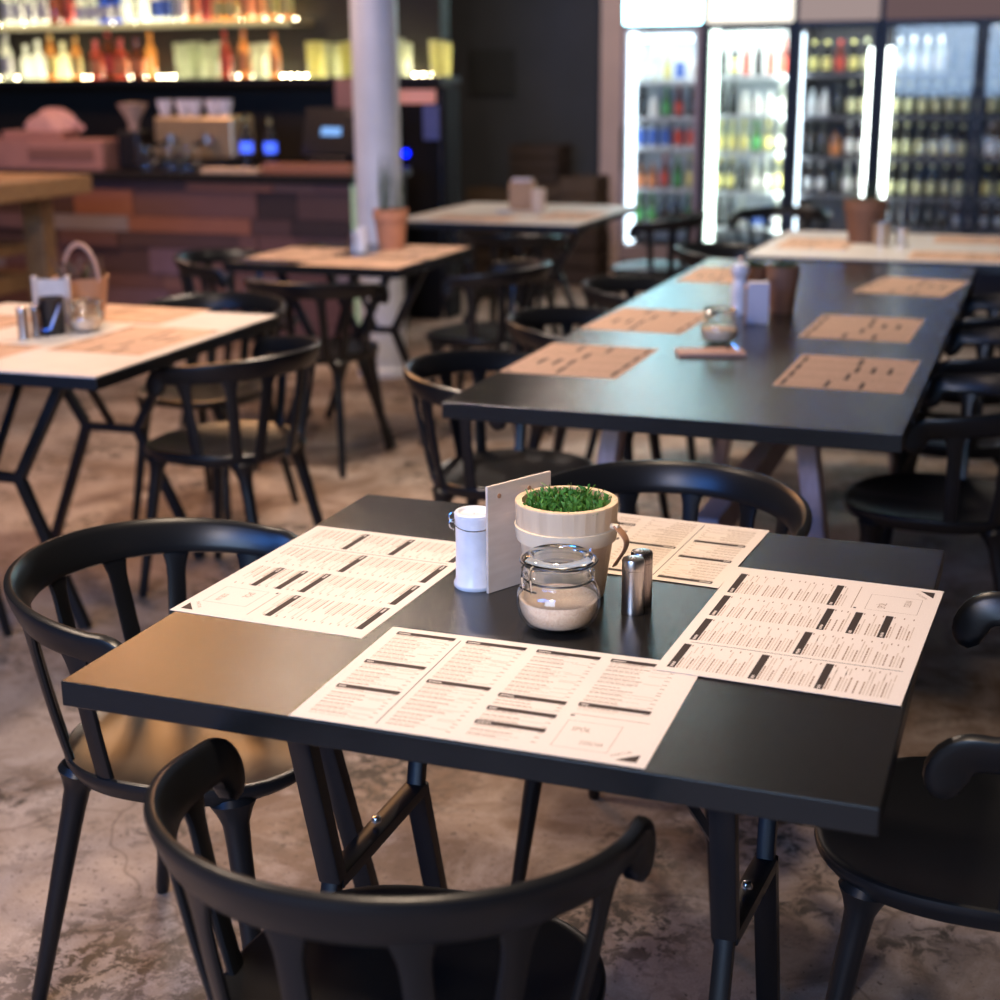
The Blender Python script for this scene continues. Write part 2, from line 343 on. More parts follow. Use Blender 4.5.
chair(-1.25, 6.36, -90, 'black armchair at the left end of the pale table before the fridges')
chair(-1.38, 8.15, 178, 'black armchair standing free before the second fridge')

# ------------------------------------------------------------------ tables
def bar_tube(mb, a, b, wdt, dep=None, ref=(0, 0, 1)): mb.sweep([a, b], (wdt / 2, (dep or wdt) / 2), ref, 12, 7.0)
nt_ = thing('dining_table', 'near black laminate table with four paper menus, in the middle of the picture', 'table', (-0.594, 1.808, 0), 0)
MB().box((-0.488, -0.438, 0.717), (0.488, 0.438, 0.75)).build('tabletop', [M_lam], nt_, smooth=False, bevel=0.0022, seg=3)
def P_(u, v, z): return (u + 0.594, v - 1.808, z)
def folding_leg(parent, pts, sizes, pm=M_metal):
    mb = MB()
    for (a, b), wd in zip(zip(pts, pts[1:]), sizes): bar_tube(mb, a, b, wd[0], wd[1], (1, 0, 0.01))
    mb.build('leg', pm, parent, bevel=0)
for sd, uA, uC, vA, vC in ((0, -0.85, -0.85, 1.615, 1.905), (1, -0.310, -0.295, 1.66, 1.86)):
    folding_leg(nt_, [P_(uA - (0.012, 0)[sd], vA - 0.075, 0.717), P_(uA, vA, 0.39), P_(uA + (-0.01, 0)[sd], vA - 0.12, 0.0)], [(0.026, 0.034), (0.022, 0.026)])
    folding_leg(nt_, [P_(uC - 0.01, vC + 0.10, 0.717), P_(uC, vC, 0.39), P_(uC, vC + 0.12, 0.0)], [(0.022, 0.026), (0.026, 0.034)])
    b = MB(); bar_tube(b, P_(uA, vA, 0.385), P_(uC, vC, 0.385), 0.034, 0.022); b.build('brace', M_metal, nt_)
    b = MB(); b.lathe([(0.001, 0.008), (0.006, 0.007), (0.008, 0.003), (0.008, 0)][::-1], 16, P_((uA + uC) / 2, (vA + vC) / 2, 0.402)); b.build('bolt', M_wire, nt_)
folding_leg(nt_, [P_(-0.945, 1.71, 0.717), P_(-0.945, 1.985, 0)], [(0.026, 0.034)])
b = MB(); bar_tube(b, P_(-0.42, 1.58, 0.715), P_(-0.31, 1.70, 0.46), 0.012); b.build('stay', M_metal, nt_)
for u in (-0.9, -0.26):
    b = MB(); bar_tube(b, P_(u, 1.46, 0.711), P_(u, 2.16, 0.711), 0.05, 0.012); b.build('under_rail', M_metal, nt_)

def simple_table(label, u0, u1, v0, v1, th, topm, edgem, legs='x', rz=0):
    cx, cy = (u0 + u1) / 2, (v0 + v1) / 2; a, c = (u1 - u0) / 2, (v1 - v0) / 2
    t = thing('dining_table', label, 'table', (cx, cy, 0), rz)
    if topm is M_lam: MB().box((-a, -c, 0.75 - th), (a, c, 0.75)).build('tabletop', topm, t, smooth=False, bevel=0.0015)
    else:
        o = MB().box((-a, -c, 0.75 - th), (a, c, 0.746)).build('tabletop', edgem, t, smooth=False, bevel=0.0015); o['label'] = 'black table board and edge'
        o = MB().box((-a + .002, -c + .002, 0.746), (a - .002, c - .002, 0.75)).build('top_surface', topm, t, smooth=False); o['label'] = 'cream laminate surface'
    if legs == 'x':
        z0 = 0.75 - th; W_ = min(0.27, a * .66)
        for sy in (-1, 1):
            y = sy * (c - 0.20)
            for sx in (-1, 1):
                mb = MB(); bar_tube(mb, (sx * W_, y, z0), (sx * .09, y, 0.41), 0.03, 0.03, (0, 1, 0.01)); bar_tube(mb, (sx * .09, y, 0.41), (sx * W_, y + sy * .02, 0), 0.03, 0.03, (0, 1, 0.01))
                mb.build('leg', M_metal, t)
            mb = MB(); bar_tube(mb, (-.09, y, 0.41), (.09, y, 0.41), 0.028); mb.build('brace', M_metal, t)
            mb = MB(); bar_tube(mb, (0, y - sy * .22, z0), (0, y, 0.42), 0.02); mb.build('stay', M_metal, t)
    return t
simple_table('cream topped table on the left with kraft menus and a wooden basket', -3.16, -2.18, 2.965, 3.965, 0.035, M_cream, M_edge, rz=R(2.2))
simple_table('black table with orange kraft menus and terracotta pot by the column', -3.05, -2.29, 5.10, 5.88, 0.035, M_lam, M_edge)
simple_table('far pale table with a wooden box, before the dark wall', -3.12, -2.14, 6.88, 8.0, 0.035, M_cream, M_edge)
simple_table('pale table with brown pot in front of the fridges, cut by the right edge', -1.13, 0.55, 5.90, 6.93, 0.04, M_cream, M_edge)
lt = thing('dining_table', 'long black table running back towards the fridges on grey wooden trestles', 'table', (-0.742, 4.35, 0))
MB().box((-0.503, -1.365, 0.712), (0.503, 1.42, 0.75)).build('tabletop', M_lam, lt, smooth=False, bevel=0.002)
for vy in (-0.86, 0.85):
    for sx in (-1, 1):
        mb = MB(); bar_tube(mb, (sx * 0.225, vy, 0.712), (sx * 0.33, vy, 0), 0.075, 0.05); mb.build('leg', M_leg, lt)
    mb = MB(); mb.box((-0.36, vy - 0.035, 0.66), (0.36, vy + 0.035, 0.712)); mb.build('cross_beam', M_leg, lt, smooth=False)
mb = MB(); mb.box((-0.03, -0.86, 0.30), (0.03, 0.85, 0.38)); mb.build('stretcher', M_leg, lt, smooth=False)

# ------------------------------------------------------------------ menus
def text_mesh(txt, size, sx=1.0, shear=0.0):
    c = bpy.data.curves.new('t', 'FONT'); c.body = txt; c.size = size; c.shear = shear; c.align_x = 'LEFT'; c.resolution_u = 2
    o = bpy.data.objects.new('t', c); COL.objects.link(o); bpy.context.view_layer.update()
    me = bpy.data.meshes.new_from_object(o.evaluated_get(bpy.context.evaluated_depsgraph_get())); bpy.data.objects.remove(o); return me
def add_text(mb, txt, x, y, z, size, mi, sx=1.0, rot=0, shear=0.0):
    me = text_mesh(txt, size, shear=shear); bm = mb.bm; T = Matrix.Translation((x, y, z)) @ Matrix.Rotation(rot, 4, 'Z') @ Matrix.Diagonal((sx, 1, 1, 1))
    vs = [bm.verts.new(T @ v.co) for v in me.vertices]
    for p in me.polygons:
        try: bm.faces.new([vs[i] for i in p.vertices]).material_index = mi
        except ValueError: pass
    bpy.data.meshes.remove(me)
def rect(mb, x0, y0, x1, y1, z, mi): mb.quad([(x0, y0, z), (x1, y0, z), (x1, y1, z), (x0, y1, z)], mi)
def make_menu(detail=True):
    rnd = random.Random(5)
    W, H = 0.42, 0.297; z = 0.00035
    p = MB(); p.box((-W / 2, -H / 2, 0), (W / 2, H / 2, 0.0003))
    pr = MB()
    cols = [(0.014, 0.096, (0.045, 0.385, 0.655)), (0.112, 0.194, (0.05, 0.50)), (0.208, 0.292, (0.05, 0.535, 0.665, 0.80)), (0.306, 0.392, (0.05, 0.52))]
    X = lambda x: x - W / 2
    Y = lambda f: H / 2 - f * H
    for ci, (x0, x1, bars) in enumerate(cols):
        end = 0.965 if ci < 3 else 0.60
        for bi, f in enumerate(bars):
            rect(pr, X(x0), Y(f) - 0.0092, X(x1), Y(f) + .0008, z, 0)
            xx = x0 + 0.003
            if detail:
                for _ in range(rnd.choice((4, 6, 7))):
                    wv = 0.0016; rect(pr, X(xx), Y(f) - 0.0062, X(xx + wv), Y(f) - 0.0026, z + 0.00005, 3); xx += 0.0024
            nxt = bars[bi + 1] if bi + 1 < len(bars) else end
            y = f * H + 0.0105; k = 0
            while y < nxt * H - 0.004:
                title = k % 3 == 0
                if not title and rnd.random() < 0.12: y += 0.0042; k = 0; continue
                xx = x0 + 0.002; lim = x0 + (x1 - x0) * (rnd.uniform(0.38, 0.6) if title else rnd.uniform(0.45, 0.75))
                while xx < lim and detail:
                    wv = rnd.uniform(0.003, 0.010); rect(pr, X(xx), H / 2 - y - (0.0019 if title else 0.0013), X(xx + wv), H / 2 - y, z, 1 if title else 2); xx += wv + 0.0011
                if title: rect(pr, X(x1 - 0.007), H / 2 - y - 0.0016, X(x1 - 0.001), H / 2 - y, z, 1)
                elif detail and rnd.random() < 0.45:
                    rect(pr, X(x0 + (x1 - x0) * 0.66), H / 2 - y - 0.0013, X(x1 - 0.006), H / 2 - y, z, 2)
                y += 0.0042 if not title else 0.0040; k += 1
    rect(pr, X(0.1033), Y(0.96), X(0.1046), Y(0.06), z, 0)
    rect(pr, X(0.306), Y(0.632), X(0.398), Y(0.628), z, 1)
    rect(pr, X(0.306), Y(0.652), X(0.311), Y(0.640), z, 0)
    bx0, bx1, by0, by1 = X(0.308), X(0.372), Y(0.925), Y(0.69); tk = 0.0006
    for (a, b, c, d) in ((bx0, by0, bx1, by0 + tk), (bx0, by1 - tk, bx1, by1), (bx0, by0, bx0 + tk, by1), (bx1 - tk, by0, bx1, by1)): rect(pr, a, b, c, d, z, 1)
    add_text(pr, 'SPÓŁ', bx0 + 0.010, by1 - 0.026, z, 0.0155, 1, 0.62)
    add_text(pr, 'DZIELNIA', bx0 + 0.028, by0 + 0.013, z, 0.0125, 1, 0.50)
    pr.quad([(X(0.384), Y(0.965), z), (X(0.408), Y(0.965), z), (X(0.408), Y(0.90), z)], 0)
    add_text(pr, 'NARTUR', X(0.3785), Y(0.945), z, 0.0075, 1, 0.85, R(38))
    return p, pr
pm, pr = make_menu()
menu0 = thing('menu_sheet', 'x', 'menu', group='x')
INK = [M_ink, M_ink2, M_ink3, M_paper]
pa = pm.build('paper_sheet', M_paper, menu0, smooth=False); pi = pr.build('printing', INK, menu0, smooth=False)
pm, pr = make_menu()
menuK = thing('menu_sheet', 'x', 'menu', group='x')
M_kink = mat('kraft_ink_text', (0.50, 0.31, 0.19), 0.7); M_kink2 = mat('kraft_ink_title', (0.42, 0.25, 0.15), 0.7)
pm.build('paper_sheet', M_kraft, menuK, smooth=False); pr.build('printing', [M_ink, M_kink2, M_kink, M_kraft], menuK, smooth=False)
usedm = set()
def menu(src, u, v, rz, label, dz=0.0):
    z = 0.7503 + dz
    if id(src) not in usedm:
        usedm.add(id(src)); src.location = (u, v, z); src.rotation_euler.z = rz; src['label'] = label; del src['group']; return src
    return dup(src, (u, v, z), rz, label)
menu(menu0, -0.5607, 1.5216, 0.009, 'paper menu along the near edge of the near black table, readable from the viewer')
menu(menu0, -0.9348, 1.8317, -PI / 2 - 0.034, 'paper menu on the left side of the near black table')
menu(menu0, -0.2505, 1.8415, PI / 2 - 0.044, 'paper menu on the right side of the near black table', 0.0012)
menu(menu0, -0.5951, 2.1202, PI - 0.067, 'paper menu behind the potted grass on the near black table', 0.0005)
menu(menuK, -1.092, 3.560, -PI / 2, 'kraft menu nearest on the left side of the long black table')
menu(menuK, -1.085, 4.225, -PI / 2 - 0.03, 'kraft menu second on the left side of the long black table')
menu(menuK, -1.07, 5.28, -PI / 2, 'kraft menu at the far left corner of the long black table')
menu(menuK, -0.425, 3.600, PI / 2 - 0.01, 'kraft menu nearest on the right side of the long black table')
menu(menuK, -0.472, 4.275, PI / 2 - 0.02, 'kraft menu in the middle of the right side of the long black table')
menu(menuK, -0.418, 5.18, PI / 2 - 0.15, 'kraft menu at the far right end of the long black table')
# cream table: pinwheel of kraft menus
menu(menuK, -2.365, 3.47, PI / 2, 'kraft menu on the side of the cream table by the aisle chair')
menu(menuK, -2.76, 3.155, 0, 'kraft menu along the near edge of the cream table')
menu(menuK, -2.66, 3.86, PI, 'kraft menu along the far edge of the cream table')
menu(menuK, -3.00, 3.52, -PI / 2, 'kraft menu at the outer end of the cream table')
menu(menuK, -2.52, 5.26, 0, 'kraft menu along the near edge of the middle table by the column')
menu(menuK, -2.45, 5.66, PI / 2, 'kraft menu beside the terracotta pot on the middle table')
menu(menuK, -2.89, 5.45, -PI / 2, 'kraft menu on the bar side of the middle table by the column')
menu(menuK, -2.75, 7.08, 0, 'kraft menu at the near edge of the far pale table')
menu(menuK, -2.32, 7.35, PI / 2, 'kraft menu at the aisle end of the far pale table')
menu(menuK, -0.92, 6.40, -PI / 2, 'kraft menu at the left end of the pale table before the fridges')
menu(menuK, -0.25, 6.72, PI, 'kraft menu on the pale table before the fridges, right of the brown pot')
menu(menuK, -0.30, 6.10, 0, 'kraft menu along the near edge of the pale table before the fridges')

# ------------------------------------------------------------------ things on the near table
Z = 0.75
t = thing('enamel_tin', 'white enamel tin with wire clasp beside the plywood board', 'tin', (-0.728, 1.858, Z))
MB().lathe([(0.002, 0.0), (0.0285, 0.0), (0.0305, 0.003), (0.0305, 0.007), (0.0275, 0.013), (0.0270, 0.060), (0.0270, 0.098), (0.0285, 0.104), (0.0285, 0.107), (0.026, 0.108), (0.025, 0.098), (0.002, 0.096)], 40).build('tin_body', M_enamel, t)
MB().lathe([(0.0280, 0.1055), (0.0285, 0.110), (0.0265, 0.1125), (0.0225, 0.112), (0.021, 0.1085), (0.001, 0.1085)], 40, cap=False).build('lid', M_enamel, t)
mb = MB(); mb.tube([(0.0285 * math.cos(a), 0.0285 * math.sin(a), 0.096 - 0.006 * math.cos(a + 1.2)) for a in [2 * PI * k / 40 for k in range(40)]], 0.0009, 6, close=True)
cx = -0.0285 * 0.94; cy = -0.0285 * 0.34
for dz_ in (0.004, -0.006): mb.tube([(cx * (1 + .25 * math.sin(q)), cy * (1 + .25 * math.sin(q)), 0.099 + dz_ + 0.008 * math.cos(q)) for q in [PI * k / 8 for k in range(9)]], 0.0011, 6)
mb.build('wire_clasp', M_wire, t)
# plywood board standing on edge
a = math.atan2(0.117, 0.060)
t = thing('menu_board', 'upright thin plywood board with two dark holes, standing between tin and pot', 'board', (-0.671, 1.887, Z), a)
bd = MB(); bd.box((-0.062, -0.0022, 0), (0.062, 0.0022, 0.157)); bd.build('panel', M_ply, t, smooth=False, bevel=0.001)
for x in (-0.040, 0.018): MB().sweep([(x, -0.0030, 0.140), (x, 0.0030, 0.140)], (0.0035, 0.0035), (0, 0, 1), 16).build('rivet', M_strap, t)
# bucket of grass
t = thing('potted_grass', 'pale wooden bucket planted with short green grass, centre of the near table', 'plant', (-0.595, 1.871, Z))
n = 28; mb = MB()
prof = [(0.052, 0.0), (0.054, 0.002), (0.0655, 0.085), (0.0700, 0.100), (0.0720, 0.136), (0.0715, 0.138), (0.0625, 0.138), (0.0600, 0.118), (0.05, 0.112)]
mb.rings([[(r * math.cos(2 * PI * j / n), r * math.sin(2 * PI * j / n), z) for j in range(n)] for r, z in prof])
o = mb.build('bucket', M_bucket, t); o.data.set_sharp_from_angle(angle=R(10))
MB().lathe([(0.0650, 0.084), (0.0700, 0.084), (0.0728, 0.104), (0.0700, 0.105)], 48, cap=False).build('band', M_band, t)
MB().lathe([(0.001, 0.121), (0.03, 0.123), (0.0605, 0.121)], 24, cap=False).build('soil', M_soil, t)
mb = MB(); rnd = random.Random(3)
for i in range(420):
    q = rnd.uniform(0, 2 * PI); rr = 0.054 * math.sqrt(rnd.random()); x, y = rr * math.cos(q), rr * math.sin(q); h = rnd.uniform(0.008, 0.024)
    lx, ly = rnd.gauss(0, 0.007) + x * .12, rnd.gauss(0, 0.007) + y * .12; wv = rnd.uniform(0.0011, 0.0018); a_ = rnd.uniform(0, PI); dx, dy = wv * math.cos(a_), wv * math.sin(a_)
    mb.rings([[(x - dx + lx * f * f, y - dy + ly * f * f, 0.121 + h * f), (x + dx * (1 - f * .8) + lx * f * f, y + dy * (1 - f * .8) + ly * f * f, 0.121 + h * f), (x + lx * f * f - dy * .4, y + ly * f * f + dx * .4, 0.121 + h * f)] for f in (0, 0.4, 0.75, 1.0)])
    if rnd.random() < 0.7:
        f = rnd.uniform(.5, .9); bx, by, bz = x + lx * f * f, y + ly * f * f, 0.121 + h * f; ex, ey = rnd.gauss(0, .006), rnd.gauss(0, .006)
        mb.rings([[(bx - dx * g, by - dy * g, bz + 0.009 * (1 - g)), (bx + dx * g, by + dy * g, bz + 0.009 * (1 - g)), (bx + ex * (1 - g), by + ey * (1 - g), bz + 0.010 * (1 - g) + .001)] for g in (1, 0.15)])
g = mb.build('grass', M_grass, t, smooth=False); g['kind'] = 'stuff'
sa = math.atan2(-0.20, 0.98)
mb = MB(); ax = Vector((math.cos(sa), math.sin(sa), 0)); tx = Vector((-ax.y, ax.x, 0))
P = []
for k in range(15):
    f = k / 14; q = PI * f
    P.append(ax * (0.0765 + 0.0175 * math.sin(q) ** 1.2) + tx * (0.0) + Vector((0, 0, 0.112 - 0.058 * f + 0.006 * math.sin(q))))
mb.sweep(P, (0.0075, 0.0012), refs=[ax * 1.0 + Vector((0, 0, .4 - k / 10)) for k in range(15)], n=10, power=4)
mb.build('strap_handle', M_strap, t)
mb = MB(); mb.sweep([ax * 0.070 + Vector((0, 0, 0.110)), ax * 0.0815 + Vector((0, 0, 0.110))], (0.0042, 0.0042), (0, 0, 1), 14); mb.build('handle_peg', M_band, t)
# glass jar
def make_jar(label, loc, rz=0, sugar=True, s=1.0, fillc=None, name='glass_jar'):
    t = thing(name, label, 'jar', loc, rz)
    outer = [(0.001, 0.0), (0.030, 0.0), (0.042, 0.004), (0.0500, 0.016), (0.0535, 0.032), (0.0520, 0.047), (0.0465, 0.058), (0.0420, 0.062), (0.0420, 0.067), (0.0455, 0.070), (0.0455, 0.0735), (0.0425, 0.076), (0.0425, 0.081)]
    inner = [(0.0395, 0.081), (0.0395, 0.062), (0.0440, 0.055), (0.0492, 0.046), (0.0508, 0.032), (0.0475, 0.018), (0.040, 0.0075), (0.028, 0.0045), (0.001, 0.004)]
    MB().lathe([(r * s, z * s) for r, z in outer + inner], 48).build('jar_body', M_thin, t)
    lid = [(0.001, 0.0825), (0.036, 0.0825), (0.0455, 0.0835), (0.0468, 0.086), (0.0455, 0.090), (0.042, 0.0945), (0.038, 0.0965), (0.034, 0.0950), (0.031, 0.0925), (0.001, 0.0920)]
    MB().lathe([(r * s, z * s) for r, z in lid], 48).build('lid', M_jar, t)
    c = fillc or mat('brown_sugar', (0.98, 0.76, 0.56), 0.9, nscale=420, col2=(0.84, 0.56, 0.36))
    MB().lathe([(r * s, z * s) for r, z in [(0.001, 0.0048), (0.028, 0.0052), (0.0395, 0.0082), (0.0468, 0.0185), (0.0498, 0.030), (0.0495, 0.0385), (0.040, 0.0375), (0.022, 0.0345), (0.001, 0.033)]], 40).build('sugar', c, t)
    mb = MB()
    for zz, rr in ((0.0655, 0.0437), (0.0880, 0.0478)): mb.tube([(s * rr * math.cos(q), s * rr * math.sin(q), s * zz) for q in [2 * PI * k / 44 for k in range(44)]], 0.0017 * s, 6, close=True)
    for tq in (-0.10, 0.10):
        q0 = R(-118) + tq * 1.6
        mb.tube([(s * rr * math.cos(q0), s * rr * math.sin(q0), s * zz) for rr, zz in ((0.048, 0.090), (0.0525, 0.086), (0.053, 0.074), (0.052, 0.062), (0.0505, 0.056))], 0.0018 * s, 6)
    mb.tube([(s * 0.0515 * math.cos(q), s * 0.0515 * math.sin(q), s * 0.0585) for q in [R(-136) + R(36) * k / 8 for k in range(9)]], 0.0013 * s, 6)
    mb.tube([(s * 0.048 * math.cos(R(55)), s * 0.048 * math.sin(R(55)), s * z_) for z_ in (0.064, 0.075, 0.094)], 0.0013 * s, 6)
    mb.build('wire_bail', M_wire, t)
    return t
make_jar('clip top glass jar half full of brown sugar, in front of the wooden bucket', (-0.566, 1.747, Z), R(-4), s=1.05)
# spoonless jar; salt and pepper
def shaker(label, loc, mat_=M_chrome, h=0.078, r=0.0150, grp=None, rz=0):
    t = thing('spice_shaker', label, 'shaker', loc, rz, grp)
    MB().lathe([(0.001, 0), (r, 0), (r + .0004, 0.002), (r, 0.004), (r, h - 0.016)], 32).build('shaker_body', mat_, t)
    MB().lathe([(r, h - 0.0155), (r + .0002, h - 0.003), (r - .001, h - 0.0005), (r - .003, h), (0.001, h)], 32).build('cap', mat_, t)
    mb = MB()
    for k in range(5): mb.lathe([(0.0011, h + 0.0001), (0.0011, h + 0.0006)], 8, (0.004 * math.cos(k * 1.25), 0.004 * math.sin(k * 1.25), 0))
    mb.build('pour_hole', M_black, t)
    return t
M_steeld = mat('smoked_steel', (0.30, 0.25, 0.23), 0.25, metal=1, nscale=120, stretch=(6, 6, 0.3))
shaker('front one of the two steel shakers on the near table, brighter one', (-0.486, 1.826, Z))
shaker('rear one of the two steel shakers on the near table, darker one', (-0.483, 1.860, Z), M_steeld)

# ------------------------------------------------------------------ things on the other tables
def pot(label, loc, r, h, m_, green=True, tall=0.0, rnds=1, name='plant_pot', cat='plant'):
    t = thing(name, label, cat, loc)
    MB().lathe([(0.001, 0), (r * .72, 0), (r * .92, h * .72), (r * .92, h * .74), (r, h * .74), (r, h), (r * .92, h), (r * .88, h * .8), (0.001, h * .78)], 28).build('pot_body', m_, t)
    rnd = random.Random(rnds); mb = MB()
    for i in range(60 if tall == 0 else 26):
        q = rnd.uniform(0, 2 * PI); rr = r * .8 * math.sqrt(rnd.random()); x, y = rr * math.cos(q), rr * math.sin(q); hh = (tall or 0.03) * rnd.uniform(.5, 1); lx, ly = rnd.gauss(0, .012), rnd.gauss(0, .012)
        mb.tube([(x, y, h * .78), (x + lx * .4, y + ly * .4, h * .78 + hh * .6 + .02), (x + lx, y + ly, h * .8 + hh + .02)], [0.002, 0.0016, 0.0004], 5)
    o = mb.build('foliage', mat('dark_leaf', (0.03, 0.07, 0.02), .5, nscale=40), t); o['kind'] = 'stuff'
    return t
M_card = mat('white_card', (0.72, 0.66, 0.72), 0.6, nscale=5)
# long table
make_jar('squat glass jar of brown sugar on the long black table beside the white mill', (-0.815, 3.925, Z), R(10), s=0.98)
t = thing('pepper_mill', 'white turned pepper mill on the long black table', 'mill', (-0.862, 4.43, Z))
MB().lathe([(0.001, 0), (0.029, 0), (0.030, 0.006), (0.026, 0.020), (0.0235, 0.045), (0.026, 0.070), (0.024, 0.090), (0.019, 0.105), (0.021, 0.112)], 32).build('mill_body', M_white, t)
MB().lathe([(0.021, 0.113), (0.027, 0.122), (0.0285, 0.134), (0.025, 0.146), (0.012, 0.153), (0.001, 0.154)], 32).build('mill_head', M_white, t)
MB().lathe([(0.003, 0.153), (0.003, 0.158), (0.007, 0.163), (0.006, 0.169), (0.001, 0.172)], 16).build('finial', mat('rosy_metal', (0.7, 0.4, 0.3), 0.3, metal=1), t)
t = thing('napkin_holder', 'white card box standing right of the white pepper mill', 'holder', (-0.775, 4.27, Z), R(12))
MB().box((-0.032, -0.022, 0), (0.030, 0.022, 0.120)).build('box_body', M_card, t, smooth=False, bevel=0.002)
MB().box((-0.040, -0.020, 0), (-0.032, 0.020, 0.108)).build('side_panel', mat('raw_beech', (0.6, 0.36, 0.22), 0.6), t, smooth=False)
pot('brown bucket pot with dark green tuft behind the white card box on the long table', (-0.745, 4.50, Z), 0.050, 0.140, M_terrad, rnds=4)
pot('orange wooden pot between the white mill and the brown bucket pot', (-0.838, 4.55, Z), 0.036, 0.130, M_terrad, rnds=5)
t = thing('serving_board', 'small reddish wooden board lying in front of the sugar jar on the long table', 'board', (-0.800, 3.745, Z), R(20))
MB().box((-0.088, -0.045, 0), (0.088, 0.045, 0.009)).build('plank', mat('pinkish_wood', (0.62, 0.34, 0.24), 0.55, nscale=10, stretch=(1, 8, 1)), t, smooth=False, bevel=0.002)
mb = MB(); mb.tube([(0.045, 0.01, 0.011), (0.06, 0.02, 0.022), (0.075, 0.01, 0.011), (0.07, -0.01, 0.012)], 0.004, 8); mb.build('metal_clip', M_wire, t)
# cream table
shaker('front steel shaker on the cream table, beside the black cup', (-2.682, 3.390, Z), h=0.088, r=0.016)
shaker('rear steel shaker on the cream table, behind its bright twin', (-2.668, 3.432, Z), M_steeld, h=0.088, r=0.016)
t = thing('tumbler_cup', 'black cup with a blue rim glint on the cream table', 'cup', (-2.648, 3.478, Z))
MB().lathe([(0.001, 0), (0.029, 0), (0.034, 0.010), (0.036, 0.100), (0.038, 0.106), (0.034, 0.106), (0.032, 0.02), (0.001, 0.015)], 32).build('cup_body', M_black, t)
mb = MB(); mb.tube([(-0.037, -0.005, 0.095), (-0.034, -0.03, 0.06), (-0.02, -0.042, 0.03), (0.0, -0.045, 0.018), (0.02, -0.040, 0.022), (0.036, -0.01, 0.09)], 0.003, 8); mb.build('carry_band', mat('blue_steel', (0.25, 0.32, 0.6), 0.3, metal=1), t)
t = thing('card_stand', 'pale wooden card stand behind the black cup on the cream table', 'stand', (-2.702, 3.555, Z), R(20))
MB().box((-0.055, -0.004, 0.0), (-0.040, 0.010, 0.155)).build('post', M_ply, t, smooth=False, bevel=.002)
MB().box((0.040, -0.004, 0.0), (0.055, 0.010, 0.155)).build('post', M_ply, t, smooth=False, bevel=.002)
MB().box((-0.041, 0.0, 0.02), (0.041, 0.004, 0.145)).build('card', mat('cream_card', (0.78, 0.70, 0.62), 0.7), t, smooth=False)
make_jar('glass sugar jar on the cream table in front of the wooden basket', (-2.590, 3.555, Z), R(20), s=0.95)
t = thing('wooden_basket', 'wooden bucket with round hoop handle and plant on the cream table', 'basket', (-2.700, 3.70, Z))
MB().lathe([(0.001, 0), (0.058, 0), (0.078, 0.13), (0.080, 0.135), (0.074, 0.135), (0.068, 0.115), (0.001, 0.112)], 28).build('bucket', mat('copper_wood', (0.50, 0.27, 0.17), 0.5, nscale=14), t)
mb = MB(); HP = [(0.077 * math.cos(q), 0.0, 0.125 + 0.105 * math.sin(q)) for q in [PI * k / 20 for k in range(21)]]
mb.sweep([(x * 1.02, -x * .32, z) for x, y, z in HP], (0.008, 0.003), (0.3, .94, 0), 10, 4, ); mb.build('hoop_handle', mat('copper_hoop', (0.62, 0.36, 0.24), 0.5), t)
mb = MB(); rnd = random.Random(8)
for i in range(70):
    q = rnd.uniform(0, 2 * PI); rr = 0.06 * math.sqrt(rnd.random()); x, y = rr * math.cos(q), rr * math.sin(q)
    mb.tube([(x, y, 0.112), (x * 1.1, y * 1.1, 0.14), (x * 1.2 + rnd.gauss(0, .01), y * 1.2 + rnd.gauss(0, .01), 0.15 + rnd.random() * 0.05)], [0.003, 0.005, 0.001], 5)
o = mb.build('foliage', mat('brownish_leaf', (0.10, 0.09, 0.05), 0.6, nscale=30, col2=(0.20, 0.09, 0.07)), t); o['kind'] = 'stuff'
# middle table
pot('terracotta pot with tall thin grass on the middle table in front of the column', (-2.60, 5.72, Z), 0.074, 0.165, M_terra, tall=0.26, rnds=6)
shaker('white shaker left of the terracotta pot on the middle table', (-2.675, 5.585, Z), M_white, h=0.10, r=0.022)
shaker('smaller steel shaker at the outer left of the middle table condiments', (-2.715, 5.60, Z), M_chrome, h=0.08, r=0.02)
# far pale table
t = thing('napkin_box', 'brown wooden box on the far pale table', 'box', (-2.68, 7.62, Z), R(8))
MB().box((-0.065, -0.05, 0), (0.065, 0.05, 0.15)).build('box_body', mat('brown_box_wood', (0.50, 0.31, 0.18), 0.6), t, smooth=False, bevel=.003)
MB().box((-0.05, -0.035, 0.15), (0.05, 0.035, 0.165)).build('napkins', M_card, t, smooth=False)
t = tag(MB().lathe([(0.001, 0), (0.036, 0), (0.040, 0.11), (0.036, 0.12), (0.001, 0.12)], 24).build('candle_jar', mat('ivory_wax', (0.8, 0.62, 0.48), 0.5), loc=(-2.555, 7.52, Z)), 'ivory cylinder beside the brown box on the far pale table', 'jar')
t = tag(MB().lathe([(0.001, 0), (0.04, 0), (0.055, 0.012), (0.05, 0.012), (0.001, 0.006)], 20).build('saucer', M_white, loc=(-2.72, 7.45, Z)), 'small white saucer in front of the brown box on the far pale table', 'dish')
# pale table by the fridges
pot('brown pot with dark plant on the pale table before the fridges', (-0.74, 6.52, Z), 0.092, 0.18, M_terrad, tall=0.12, rnds=9)
def cup(label, loc, r, h, m_):
    t = thing('metal_cup', label, 'cup', loc)
    MB().lathe([(0.001, 0), (r * .85, 0), (r, h), (r * .92, h), (r * .78, .01), (0.001, .01)], 24).build('cup_body', m_, t)
    MB().lathe([(r, h - .004), (r + .003, h - .002), (r + .003, h + .002), (r, h + .003)], 24, cap=False).build('rim', m_, t)
cup('larger shiny metal cup before the brown pot near the fridges', (-0.655, 6.40, Z), 0.040, 0.095, M_chrome)
cup('smaller pale metal cup right of the larger one near the fridges', (-0.575, 6.42, Z), 0.028, 0.075, M_wire)

